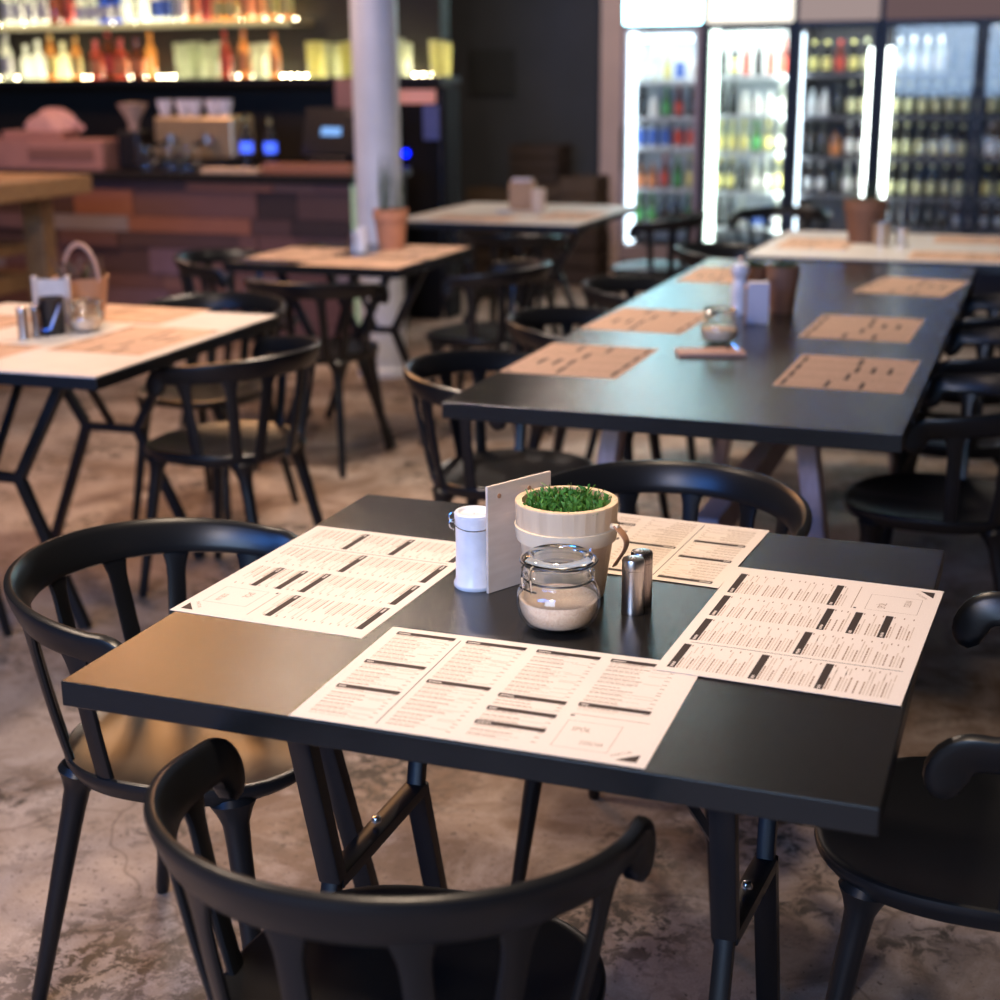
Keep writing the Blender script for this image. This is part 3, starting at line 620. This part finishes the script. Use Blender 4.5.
# ------------------------------------------------------------------ bar
rnd = random.Random(21)
bar = thing('bar_counter', 'long bar counter clad in mixed reddish reclaimed boards with dark top', 'counter', (-6.7, 7.7, 0))
bx0, bx1, fy = -3.3, 3.15, -0.37
MB().box((bx0, fy, 0), (bx1, 0.33, 0.89)).build('carcass', M_black, bar, smooth=False)
MB().box((bx0 - .02, fy - .05, 0.89), (bx1 + .03, 0.36, 0.935)).build('countertop', mat('dark_stone', (0.02, 0.018, 0.016), 0.3), bar, smooth=False, bevel=.004)
PL = [mat('board_a', (0.17, 0.085, 0.075), .6, nscale=9, stretch=(1, 1, 9)), mat('board_b', (0.24, 0.12, 0.09), .6, nscale=9, stretch=(1, 1, 9)), mat('board_c', (0.10, 0.055, 0.05), .6, nscale=9, stretch=(1, 1, 9)), mat('board_d', (0.32, 0.13, 0.08), .6, nscale=9, stretch=(1, 1, 9)), mat('board_e', (0.30, 0.26, 0.28), .6, nscale=9, stretch=(1, 1, 9)), mat('board_f', (0.045, 0.028, 0.026), .6, nscale=9), mat('board_g', (0.20, 0.12, 0.14), .6, nscale=9)]
mb = MB(); z = 0.03
while z < 0.88:
    h = min(rnd.choice((0.09, 0.12, 0.15)), 0.885 - z); x = bx0
    while x < bx1:
        wd = rnd.choice((0.12, 0.25, 0.4, 0.55, 0.8)); x1 = min(x + wd, bx1); d = rnd.uniform(0.008, 0.03)
        mb.box((x + .002, fy - d, z + .002), (x1 - .002, fy, z + h - .002), rnd.choices(range(7), (6, 3, 3, 1.3, 0.8, 1.2, 3))[0]); x = x1
    z += h
    if h < 0.05: break
mb.build('board_cladding', PL, bar, smooth=False, bevel=0)
# end strip with the greenish bar light put into its colour and glow
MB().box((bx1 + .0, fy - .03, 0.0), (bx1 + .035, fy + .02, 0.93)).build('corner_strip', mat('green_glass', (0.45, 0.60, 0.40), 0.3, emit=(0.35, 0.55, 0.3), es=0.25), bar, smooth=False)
CT = 0.935
t = thing('wooden_case', 'long reddish wooden case on the bar counter at the left', 'box', (-5.60, 7.55, CT))
MB().box((-0.55, -0.12, 0), (0.40, 0.14, 0.17)).build('case_body', M_pink, t, smooth=False, bevel=.006)
MB().box((-0.12, -0.124, 0.05), (0.34, -0.12, 0.12)).build('vent_strip', mat('vent_brown', (0.25, 0.12, 0.09), .6), t, smooth=False)
t = thing('serving_tray', 'reddish tray on top of the long wooden case on the bar', 'tray', (-5.72, 7.56, CT + .17))
MB().box((-0.20, -0.10, 0), (0.22, 0.10, 0.05)).build('tray_body', M_pink, t, smooth=False, bevel=.01)
# crumpled cloth
mb = MB(); RR = []
for k in range(9):
    f = k / 8; z = 0.115 * math.sin(f * PI / 2); rr = 0.16 * math.cos(f * PI / 2 * .97)
    RR.append([(1.1 * rr * math.cos(q) * (1 + .16 * math.sin(5 * q + k) + .08 * math.sin(11 * q - k)), .55 * rr * math.sin(q) * (1 + .15 * math.sin(4 * q)), z * (1 + .12 * math.sin(3 * q + 2 * f))) for q in [2 * PI * j / 36 for j in range(36)]])
tag(mb.rings(RR).build('folded_cloth', mat('rosy_cloth', (0.62, 0.36, 0.32), .8), loc=(-5.62, 7.56, CT + .22)), 'rumpled pinkish cloth heaped on the reddish tray', 'cloth')
t = thing('coffee_grinder', 'black coffee grinder with wide hopper on the bar counter', 'grinder', (-5.10, 7.62, CT))
MB().box((-0.075, -0.08, 0), (0.075, 0.08, 0.22)).build('grinder_body', M_black, t, smooth=False, bevel=.02)
MB().lathe([(0.03, 0.22), (0.035, 0.27), (0.085, 0.36), (0.088, 0.37), (0.001, 0.38)], 24).build('hopper', mat('hopper_plastic', (0.50, 0.36, 0.28), .4), t)
t = thing('espresso_machine', 'steel espresso machine with pale front in the middle of the bar', 'machine', (-4.72, 7.74, CT))
MB().box((-0.26, -0.10, 0.06), (0.27, 0.16, 0.30)).build('machine_body', mat('champagne_steel', (0.55, 0.42, 0.25), .35, metal=.6), t, smooth=False, bevel=.02)
MB().box((-0.24, -0.20, 0), (0.25, 0.16, 0.05)).build('drip_tray', M_black, t, smooth=False, bevel=.008)
for x in (-0.12, 0.12):
    o = MB().lathe([(0.035, 0), (0.035, 0.05)], 20, (x, -0.14, 0.15)).build('group_head', M_chrome, t)
    mb = MB(); mb.tube([(x, -0.15, 0.16), (x, -0.28, 0.15)], 0.012, 8); mb.build('handle', M_black, t)
for i, x in enumerate((-4.93, -4.83, -4.73, -4.63, -4.53)):
    c = tag(MB().lathe([(0.001, 0), (0.026, 0), (0.044, 0.06), (0.046, 0.09), (0.042, 0.09), (0.035, .02), (0.001, .01)], 20).build('coffee_cup', M_white, loc=(x, 7.70 + .04 * (i % 2), CT + .30)), ('white cup on the espresso machine, at the end by the grinder', 'white cup on the espresso machine, next to the grinder side end cup', 'white cup on the espresso machine, the middle one', 'white cup on the espresso machine, next to the blue bottle side end cup', 'white cup on the espresso machine, at the end by the blue labelled bottles')[i], 'cup', 'cups on the espresso machine')
M_clear = glassy('clear_glass', (0.93, 0.95, 0.86), 0.22); M_amber = glassy('amber_glass', (0.80, 0.50, 0.22), 0.4); M_red = glassy('red_glass', (0.62, 0.22, 0.16), 0.35); M_green = glassy('green_glass_b', (0.35, 0.60, 0.15), 0.4)
M_brown = glassy('brown_glass', (0.30, 0.12, 0.04), 0.35); M_orange = glassy('orange_drink', (0.92, 0.55, 0.28), 0.3); M_yel = glassy('yellow_drink', (0.95, 0.93, 0.70), 0.3); M_blue = glassy('blue_glass', (0.15, 0.3, 0.8), 0.35); M_dkb = glassy('dark_bottle', (0.05, 0.03, 0.02), 0.25); M_milk = mat('pale_bottle', (0.85, 0.88, 0.85), 0.4)
for i, (x, y) in enumerate(((-4.90, 7.40), (-4.76, 7.44), (-4.62, 7.40))):
    t = thing('glass_pitcher', ('glass pitcher on the bar before the grinder side of the espresso machine', 'glass pitcher on the bar before the middle of the espresso machine', 'glass pitcher on the bar at the tap side of the espresso machine')[i], 'pitcher', (x, y, CT))
    MB().lathe([(0.001, 0), (0.042, 0), (0.050, 0.05), (0.040, 0.12), (0.047, 0.15), (0.043, 0.15), (0.036, 0.12), (0.046, 0.05), (0.038, .006), (0.001, .006)], 24).build('pitcher_body', M_jar, t)
    mb = MB(); mb.tube([(0.045, 0, 0.13), (0.08, 0, 0.12), (0.08, 0, 0.06), (0.048, 0, 0.04)], 0.006, 8); mb.build('handle', M_clear, t)
for i, x in enumerate((-4.345, -4.190)):
    t = thing('wine_bottle', ('dark bottle with blue glowing label on the bar, nearer the espresso machine', 'dark bottle with blue glowing label on the bar, nearer the cash register')[i], 'bottle', (x, 7.6, CT))
    MB().lathe([(0.001, 0), (0.036, 0), (0.036, 0.17), (0.032, 0.20), (0.014, 0.235), (0.014, 0.30), (0.016, 0.31), (0.001, 0.315)], 20).build('bottle_body', M_black, t)
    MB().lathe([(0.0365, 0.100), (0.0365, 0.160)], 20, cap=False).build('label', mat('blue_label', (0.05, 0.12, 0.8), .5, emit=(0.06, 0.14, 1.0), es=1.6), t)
    MB().lathe([(0.0155, 0.255), (0.0155, 0.285)], 16, cap=False).build('neck_foil', mat('gold_foil', (0.7, 0.5, 0.2), .3, metal=1), t)
t = thing('cutting_board', 'pale wooden board lying on the bar in front of the blue labelled bottles', 'board', (-4.33, 7.42, CT))
MB().box((-0.18, -0.06, 0), (0.18, 0.06, 0.025)).build('plank', M_bucket, t, smooth=False, bevel=.004)
t = thing('cash_register', 'black touch screen cash register on the right end of the bar', 'register', (-3.85, 7.65, CT), R(-12))
MB().box((-0.14, -0.02, 0.03), (0.14, 0.10, 0.08)).build('base', M_black, t, smooth=False, bevel=.01)
mb = MB(); mb.box((-0.19, -0.015, 0), (0.19, 0.015, 0.27), M=Matrix.Translation((0, 0, 0.08)) @ Matrix.Rotation(R(-12), 4, 'X')); mb.build('screen_housing', M_black, t, smooth=False, bevel=.01)
mb = MB(); mb.box((-0.055, -0.018, 0.115), (0.085, -0.016, 0.160), M=Matrix.Translation((0, 0, 0.08)) @ Matrix.Rotation(R(-12), 4, 'X')); mb.build('display', emis('display_blue', (0.25, 0.5, 1.0), 1.1), t, smooth=False)
MB().box((0.10, 0.03, 0.0), (0.24, 0.16, 0.33)).build('receipt_printer', M_black, t, smooth=False, bevel=.02)
t = tag(MB().box((-0.27, -0.05, 0), (0.27, 0.05, 0.055)).build('wooden_ledge', mat('red_ledge', (0.42, 0.17, 0.09), .5), loc=(-3.86, 7.43, CT), smooth=False, bevel=.004), 'reddish wooden ledge along the bar edge below the cash register', 'ledge')
t = tag(MB().box((-0.13, -0.01, 0), (0.13, 0.01, 0.5)).build('notice_board', M_pink, loc=(-3.80, 7.93, CT), smooth=False, bevel=.003), 'pinkish notice board standing behind the cash register', 'board')
# tower fridge at the end of the bar
t = thing('wine_cooler', 'black tall cooler with steel edge right of the column', 'cooler', (-3.68, 8.40, 0))
MB().box((-0.18, -0.05, 0), (0.26, 0.18, 1.385)).build('cabinet', mat('matte_black', (0.012, 0.012, 0.014), 0.8, spec=0.2), t, smooth=False, bevel=.01)
MB().box((0.225, -0.07, 0), (0.240, -0.05, 1.36)).build('edge_profile', M_wire, t, smooth=False)
MB().box((-0.16, -0.07, 1.29), (0.20, -0.05, 1.37)).build('header_label', mat('header_pink', (0.75, 0.35, 0.30), .5, emit=(0.6, 0.25, 0.2), es=.5), t, smooth=False)
MB().box((0.12, -0.062, 1.08), (0.22, -0.05, 1.28)).build('poster', mat('poster_blue', (0.15, 0.2, 0.5), .5), t, smooth=False)
MB().lathe([(0.022, 0), (0.022, .01)], 16).build('power_light', emis('led_blue', (0.0, 0.01, 1.0), 6), t, loc=(0.0, -0.052, 1.0)).rotation_euler.x = R(90)

# ------------------------------------------------------------------ back bar shelves and bottles
M_shelfm = mat('shelf_board', (0.10, 0.075, 0.045), .5)
E_led = emis('led_warm', (1.0, 0.86, 0.55), 45); E_led2 = emis('led_edge', (1.0, 0.80, 0.38), 0.6)
def led_row(x0, x1, z, parent):
    mb = MB(); x = x0
    while x < x1: mb.box((x - .006, 8.862, z - .006), (x + .006, 8.872, z + .006)); x += .055
    mb.build('light_strip', E_led, parent, smooth=False)
    l = bpy.data.lights.new('shelf_lamp', 'AREA'); l.shape = 'RECTANGLE'; l.size = 3.4; l.size_y = 0.03; l.energy = 22; l.color = (1.0, 0.90, 0.66)
    o = bpy.data.objects.new('shelf_lamp', l); COL.objects.link(o); o.parent = parent; o.location = (x1 - 1.72, 8.90, z + .02); o.rotation_euler = (R(-115), 0, 0)
sh = thing('back_bar_shelf', 'upper bottle shelf behind the bar with a glowing front edge', 'shelf', (0, 0, 0))
MB().box((-9.0, 8.60, 1.765), (-4.56, 8.93, 1.795)).build('shelf_board', M_shelfm, sh, smooth=False)
MB().box((-9.0, 8.585, 1.765), (-4.56, 8.60, 1.795)).build('glow_edge', E_led2, sh, smooth=False)
led_row(-8.95, -4.62, 1.805, sh)
sh = thing('back_bar_shelf', 'lower bottle shelf behind the bar, dark edged, lit from behind', 'shelf', (0, 0, 0))
MB().box((-9.0, 8.60, 1.40), (-3.55, 8.93, 1.445)).build('shelf_board', M_black, sh, smooth=False)
led_row(-8.95, -3.62, 1.455, sh)

bb = thing('back_counter', 'dark low cabinet behind the bar', 'cabinet', (-6.5, 8.72, 0))
MB().box((-3, -0.28, 0), (2.6, 0.2, 0.88)).build('cabinet_body', M_black, bb, smooth=False)
MB().box((-3, -0.30, 0.88), (2.6, 0.2, 0.91)).build('cabinet_top', M_black, bb, smooth=False)
SHAPES = {
 'tall': [(0.001, 0), (0.036, 0), (0.037, 0.01), (0.037, 0.17), (0.030, 0.20), (0.0135, 0.225), (0.0135, 0.28), (0.0155, 0.285), (0.0155, 0.30), (0.001, 0.30)],
 'wide': [(0.001, 0), (0.044, 0), (0.045, 0.01), (0.045, 0.13), (0.036, 0.16), (0.015, 0.175), (0.015, 0.22), (0.018, 0.222), (0.018, 0.245), (0.001, 0.245)],
 'beer': [(0.001, 0), (0.029, 0), (0.030, 0.006), (0.030, 0.115), (0.026, 0.145), (0.0135, 0.175), (0.013, 0.212), (0.0145, 0.215), (0.0145, 0.225), (0.001, 0.226)],
 'small': [(0.001, 0), (0.032, 0), (0.033, 0.006), (0.033, 0.09), (0.022, 0.125), (0.014, 0.140), (0.014, 0.165), (0.001, 0.166)],
 'can': [(0.001, 0), (0.027, 0), (0.032, 0.008), (0.032, 0.135), (0.027, 0.145), (0.001, 0.145)],
 'glass': [(0.001, 0), (0.026, 0), (0.030, 0.006), (0.036, 0.15), (0.033, 0.15), (0.027, 0.012), (0.001, 0.010)]}
protos = {}
def bottle(shape, gm, lm, loc, label, group, s=1.0):
    key = (shape, gm.name, lm.name if lm else None)
    if key not in protos:
        mb = MB(); prof = SHAPES[shape]
        mb.lathe(prof, 14)
        if lm:
            r = max(p[0] for p in prof) + 0.0006; h = prof[-1][1]
            mb.lathe([(r, h * .12), (r, h * (.48 if shape not in ('can',) else .85))], 14, mi=1, cap=False)
            if shape in ('tall', 'beer'): mb.lathe([(prof[6][0] + .002, h * .86), (prof[6][0] + .002, h * .96)], 14, mi=1, cap=False)
        o = mb.build('drinking_glass' if shape == 'glass' else 'drink_can' if shape == 'can' else 'drink_bottle', [gm] + ([lm] if lm else [])); protos[key] = o
    else:
        o = protos[key].copy(); COL.objects.link(o)
    o.location = loc; o.scale = (s, s, s); tag(o, label, 'glass' if shape == 'glass' else 'can' if shape == 'can' else 'bottle', group)
    return o
LW = mat('label_white', (0.85, 0.83, 0.78), .6); LY = mat('label_yellow', (0.85, 0.75, 0.25), .6); LR = mat('label_red', (0.75, 0.10, 0.06), .6); LO = mat('label_orange', (0.85, 0.33, 0.12), .6)
LB = mat('label_blue', (0.08, 0.18, 0.6), .6); LG = mat('label_green', (0.1, 0.45, 0.12), .6); LC = mat('label_cream', (0.90, 0.88, 0.50), .6)
rnd = random.Random(12)
# lower shelf runs: (from, to, [(shape, glass, label)], words)
runs = [(-6.82, -6.66, [('tall', M_clear, LW)], 'pale bottle'), (-6.66, -6.50, [('wide', M_clear, None)], 'clear decanter'), (-6.46, -6.10, [('tall', M_amber, LY), ('wide', M_yel, None)], 'amber bottle'),
        (-6.10, -5.78, [('wide', M_red, LO), ('tall', M_brown, LR)], 'reddish bottle'), (-5.78, -5.54, [('wide', M_brown, LO), ('tall', M_amber, None)], 'brown bottle'), (-5.44, -5.12, [('glass', M_clear, None)], 'pale tumbler'),
        (-5.12, -4.98, [('tall', M_red, LR)], 'red bottle'), (-4.98, -4.60, [('tall', M_orange, LO), ('glass', M_clear, None)], 'orange lit vessel'), (-4.48, -3.76, [('glass', M_yel, None), ('glass', M_clear, None)], 'yellow lit tumbler'), (-3.64, -3.50, [('glass', M_yel, None)], 'yellow lit tumbler')]
for a_, b_, kinds, word in runs:
    x = a_ + .04; i = 0
    while x < b_ - .02:
        k = kinds[i % len(kinds)] if len(kinds) > 1 else kinds[0]
        for row in ((0,) if k[0] != 'glass' else (0, 1)):
            bottle(k[0], k[1], k[2], (x, 8.675 + .115 * row + rnd.uniform(-.003, .003), 1.4452), '%s%s on the lower back bar shelf' % (word, ' of the glass row' if k[0] == 'glass' else ''), '%ss on the lower back bar shelf' % word, rnd.uniform(.92, 1.06) * (1.45 if k[0] == 'glass' else 1))
        x += rnd.uniform(.096, .105) if k[0] != 'glass' else rnd.uniform(.108, .12); i += 1
x = -6.80; i = 0
top = [('tall', M_clear, LW, 'clear'), ('tall', M_clear, LW, 'clear'), ('tall', M_brown, None, 'brown'), ('wide', M_clear, LW, 'clear'), ('wide', M_blue, LW, 'bluish'), ('tall', M_clear, None, 'clear'), ('tall', M_clear, LB, 'clear'), ('wide', M_brown, LY, 'brown'), ('tall', M_red, LR, 'red'), ('wide', M_amber, LY, 'amber'), ('tall', M_amber, LO, 'amber'), ('tall', M_orange, LY, 'orange')]
while x < -4.6:
    f = (x + 6.8) / 2.2; k = top[min(11, int(f * 12 * .999))] if rnd.random() < .75 else rnd.choice(top)
    bottle(k[0], k[1], k[2], (x, 8.74 + rnd.uniform(-.02, .02), 1.7952), '%s spirit bottle on the upper back bar shelf' % k[3], '%s bottles on the upper back bar shelf' % k[3], rnd.uniform(.95, 1.06)); x += rnd.uniform(.094, .104)

# ------------------------------------------------------------------ tall wooden bench table by the bar, left edge
t = thing('high_table', 'thick aged wooden table with lower shelf at the left edge by the bar', 'table', (-5.45, 5.9, 0))
TX = 0.93
MB().box((-1.2, -0.3, 0.90), (TX, 0.45, 0.99)).build('tabletop', M_oldwood, t, smooth=False, bevel=.008)
for x in (-0.9, 0.66):
    for y in (-0.2, 0.35): MB().box((x - .06, y - .05, 0), (x + .06, y + .05, 0.90)).build('leg', M_oldwood, t, smooth=False, bevel=.005)
MB().box((-0.9, -0.25, 0.42), (0.60, 0.40, 0.50)).build('lower_shelf', M_oldwood, t, smooth=False, bevel=.005)
MB().box((-0.9, -0.22, 0.60), (0.60, 0.36, 0.66)).build('middle_shelf', M_oldwood, t, smooth=False, bevel=.005)

# ------------------------------------------------------------------ dark corner: notice, crates
tag(MB().box((-0.18, -0.012, -0.165), (0.18, 0, 0.165)).build('framed_notice', mat('dim_notice', (0.055, 0.055, 0.05), .6), loc=(-4.03, 10.79, 1.467), smooth=False), 'dim square notice hanging on the dark wall', 'sign')
M_crate = mat('crate_wood', (0.13, 0.085, 0.05), .7, nscale=10); M_crate2 = mat('crate_wood_dark', (0.07, 0.045, 0.03), .7, nscale=10)
def crate(label, x, y, z, sx, sy, sz, m_):
    t = thing('wooden_crate', label, 'crate', (x, y, z))
    mb = MB()
    for k in range(3):
        z0 = sz * k / 3 + .008; z1 = sz * (k + 1) / 3 - .008
        mb.box((-sx / 2, -sy / 2, z0), (sx / 2, -sy / 2 + .012, z1)).box((-sx / 2, sy / 2 - .012, z0), (sx / 2, sy / 2, z1)).box((-sx / 2, -sy / 2 + .012, z0), (-sx / 2 + .012, sy / 2 - .012, z1)).box((sx / 2 - .012, -sy / 2 + .012, z0), (sx / 2, sy / 2 - .012, z1))
    mb.box((-sx / 2 + .012, -sy / 2 + .012, 0), (sx / 2 - .012, sy / 2 - .012, .012)); mb.build('side_slats', m_, t, smooth=False)
    for px in (-1, 1):
        for py in (-1, 1): MB().box((px * (sx / 2 - .027) - .015, py * (sy / 2 - .027) - .015, .012), (px * (sx / 2 - .027) + .015, py * (sy / 2 - .027) + .015, sz)).build('corner_post', m_, t, smooth=False)
crate('lowest crate of the left stack in the dark corner', -3.86, 10.35, 0, .34, .34, .34, M_crate2)
crate('upper crate of the left stack in the dark corner', -3.86, 10.35, .34, .32, .32, .32, M_crate)
crate('lowest crate of the tall middle stack in the dark corner', -3.47, 10.35, 0, .36, .34, .36, M_crate2)
crate('middle crate of the tall middle stack in the dark corner', -3.47, 10.35, .36, .34, .34, .34, M_crate)
crate('top crate of the tall middle stack in the dark corner', -3.50, 10.35, .70, .36, .34, .27, M_crate2)
crate('lowest crate of the stack against the plaster pier', -3.12, 10.20, 0, .28, .34, .38, M_crate2)
crate('upper crate of the stack against the plaster pier', -3.12, 10.20, .38, .26, .34, .38, M_crate)

# ------------------------------------------------------------------ fridges
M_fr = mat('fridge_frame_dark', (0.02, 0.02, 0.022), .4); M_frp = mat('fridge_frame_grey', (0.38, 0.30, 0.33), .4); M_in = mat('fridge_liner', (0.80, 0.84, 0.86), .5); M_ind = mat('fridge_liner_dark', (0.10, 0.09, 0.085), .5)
M_wsh = mat('fridge_shelf', (0.70, 0.76, 0.80), .4)
def fridge(label, u0, u1, frame, liner, header, strips, shelves, zb=0.28, zt=1.735, double=False, words='fridge', plan=None, shelfm=None, lamp=10, lampc=(0.8, 0.92, 1.0), sides=(-1, 1)):
    V = 10.16
    t = thing('drinks_fridge', label, 'fridge', ((u0 + u1) / 2, V, 0)); a = (u1 - u0) / 2
    fb = MB(); fb.box((-a, 0.55, 0), (a, 0.60, 2.35)).box((-a, 0.0, 0), (-a + .03, 0.55, 2.35)).box((a - .03, 0.0, 0), (a, 0.55, 2.35)).box((-a + .03, 0, 0), (a - .03, 0.55, zb)).box((-a + .03, 0.0, zt + .01), (a - .03, 0.55, 2.35))
    fb.build('cabinet', M_fr, t, smooth=False)
    lb = MB(); lb.box((-a + .03, 0.53, zb), (a - .03, 0.548, zt)).box((-a + .031, 0.04, zb), (-a + .036, 0.53, zt)).box((a - .036, 0.04, zb), (a - .031, 0.53, zt)); lb.build('liner', liner, t, smooth=False)
    doors = [(-a, a)] if not double else [(-a, -a + double), (-a + double, a)]
    for (d0, d1) in doors:
        db = MB(); db.box((d0 + .004, -.04, zb - .10), (d0 + .040, -.005, zt + .02)).box((d1 - .040, -.04, zb - .10), (d1 - .004, -.005, zt + .02)).box((d0 + .040, -.04, zb - .10), (d1 - .040, -.005, zb + .01)).box((d0 + .040, -.04, zt - .005), (d1 - .040, -.005, zt + .02))
        d = db.build('door', frame, t, smooth=False, bevel=.002)
        MB().box((d0 + .040, -.026, zb + .01), (d1 - .040, -.020, zt - .005)).build('glass_pane', M_pane, d, smooth=False)
        MB().box((d0 + .010, -.065, 0.80), (d0 + .026, -.04, 1.10)).build('handle', M_fr, d, smooth=False, bevel=.003)
    MB().box((-a + .012, -.03, zt + .035), (a - .012, 0.0, 2.34)).build('header_panel', header, t, smooth=False, bevel=.012)
    for (x, wd, z0, z1, em) in strips: MB().box((x - wd / 2, 0.015, z0), (x + wd / 2, 0.045, z1)).build('light_tube', em, t, smooth=False)
    l = bpy.data.lights.new('fridge_lamp', 'AREA'); l.shape = 'RECTANGLE'; l.size = 2 * a - .16; l.size_y = 0.12; l.energy = lamp; l.color = lampc
    lo = bpy.data.objects.new('fridge_lamp', l); COL.objects.link(lo); lo.parent = t; lo.location = (0, 0.12, zt - .01); lo.rotation_euler = (R(18), 0, 0)
    for sx in sides:
        l = bpy.data.lights.new('fridge_lamp', 'AREA'); l.shape = 'RECTANGLE'; l.size = 0.05; l.size_y = zt - zb - .15; l.energy = lamp; l.color = lampc
        lo = bpy.data.objects.new('fridge_lamp', l); COL.objects.link(lo); lo.parent = t; lo.location = (sx * (a - .045), 0.035, (zt + zb) / 2)
        lo.rotation_euler = (Vector((-sx * 0.5, 0.6, 0)).to_track_quat('-Z', 'Y').to_euler())
    if double: MB().box((-a + .05, -.052, 0.30), (a - .30, -.041, 0.42)).build('kick_panel', mat('kick_grey', (0.35, 0.42, 0.50), .4), t, smooth=False)
    for z in shelves: MB().box((-a + .04, 0.05, z - .022), (a - .04, 0.50, z)).build('shelf', shelfm or M_wsh, t, smooth=False)
    # drinks, front row on each shelf
    for si, (z, kinds) in enumerate(zip(shelves, plan)):
        nname = ('top', 'second', 'third', 'fourth', 'bottom')[si]
        gap = (zt if si == 0 else shelves[si - 1] - .022) - z - .012
        n_ = int((2 * a - .10) / (.086 if double else .078))
        for i in range(n_):
            x = (u0 + u1) / 2 - a + .055 + (2 * a - .11) * (i + .5) / n_; k = kinds[int(i * len(kinds) / n_)]
            if k is None: continue
            bottle(k[0], k[1], k[2], (x, V + .15 + rnd.uniform(-.01, .01), z + .0005), '%s on the %s shelf of the %s' % (k[3], nname, words), '%ss on the %s shelf of the %s' % (k[3], nname, words), min(rnd.uniform(.96, 1.04), gap / SHAPES[k[0]][-1][1]))
E_cool = emis('tube_cool', (0.72, 0.88, 1.0), 5.0); E_green = emis('tube_greenish', (0.80, 1.0, 0.88), 6.0); E_white = emis('tube_white', (0.90, 1.0, 0.95), 9.0)
E_h1 = emis('header_lit', (0.42, 0.88, 1.0), 11.0); E_h2 = emis('header_lit_warm', (1.0, 0.93, 0.80), 1.7); E_h3 = emis('header_dim', (0.60, 0.46, 0.44), 0.62); E_h4 = emis('header_dimmer', (0.40, 0.26, 0.27), 0.35)
B = lambda s_, g, l, wd: (s_, g, l, wd)
dk = B('beer', M_dkb, LY, 'dark beer bottle'); wt = B('beer', M_brown, LW, 'white labelled bottle'); rd = B('beer', M_red, LR, 'red bottle'); gr = B('beer', M_green, LG, 'green bottle'); yl = B('beer', M_yel, LY, 'yellow bottle')
orr = B('small', M_orange, LO, 'orange bottle'); bl = B('can', M_milk, LB, 'blue can'); rc = B('can', M_milk, LR, 'red can'); mk = B('small', M_milk, LW, 'milky bottle'); cm_ = B('beer', M_dkb, LC, 'cream labelled bottle'); cl = B('beer', M_clear, LW, 'clear bottle'); bk = B('beer', M_dkb, None, 'dark unlabelled bottle')
fridge('leftmost lit fridge with white shelves beside the plaster pier', -2.845, -2.285, M_frp, M_in, E_h1, [(-0.215, 0.05, 0.30, 1.72, E_cool), (0.0, 0.40, 1.66, 1.70, E_cool)], (1.40, 1.16, 0.955, 0.675, 0.43), words='leftmost fridge', lamp=3, sides=(-1,),
       plan=[[cl, yl, bl, mk], [bk, mk, gr, rd, bk, mk], [bl, bl, rc, rc], [orr, orr, rd, gr, yl], [gr, bk, gr]])
fridge('second fridge, brightly lit white inside with black frame', -2.275, -1.675, M_fr, M_in, E_h2, [(-0.235, 0.05, 0.30, 1.72, E_green), (0.0, 0.40, 1.66, 1.70, E_green)], (1.43, 1.175, 0.93, 0.665, 0.42), words='second fridge', lamp=8, lampc=(0.88, 1.0, 0.93),
       plan=[[bk, dk, rd, bk, rd, rd], [bk, mk, mk, cl], [yl, yl, gr, yl, cl], [dk, bk, cl, yl], [bk, cl, bl, cl]])
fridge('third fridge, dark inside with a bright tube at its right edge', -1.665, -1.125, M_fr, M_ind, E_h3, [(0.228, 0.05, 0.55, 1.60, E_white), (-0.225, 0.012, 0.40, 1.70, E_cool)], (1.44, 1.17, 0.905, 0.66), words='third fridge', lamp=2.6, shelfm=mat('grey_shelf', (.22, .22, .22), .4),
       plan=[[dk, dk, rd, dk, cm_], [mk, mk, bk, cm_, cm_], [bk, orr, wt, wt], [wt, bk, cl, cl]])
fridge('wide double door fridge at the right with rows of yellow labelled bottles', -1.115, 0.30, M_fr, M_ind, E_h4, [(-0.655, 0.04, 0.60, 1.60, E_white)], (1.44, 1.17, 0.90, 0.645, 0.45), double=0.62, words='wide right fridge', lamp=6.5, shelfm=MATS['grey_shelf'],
       plan=[[cl, bk, cl, wt], [cm_, cm_, cm_, wt, cm_], [cm_, cm_, wt, wt, cm_], [cm_, cm_, cm_, dk, cm_, dk, cm_], [bk, wt, dk]])
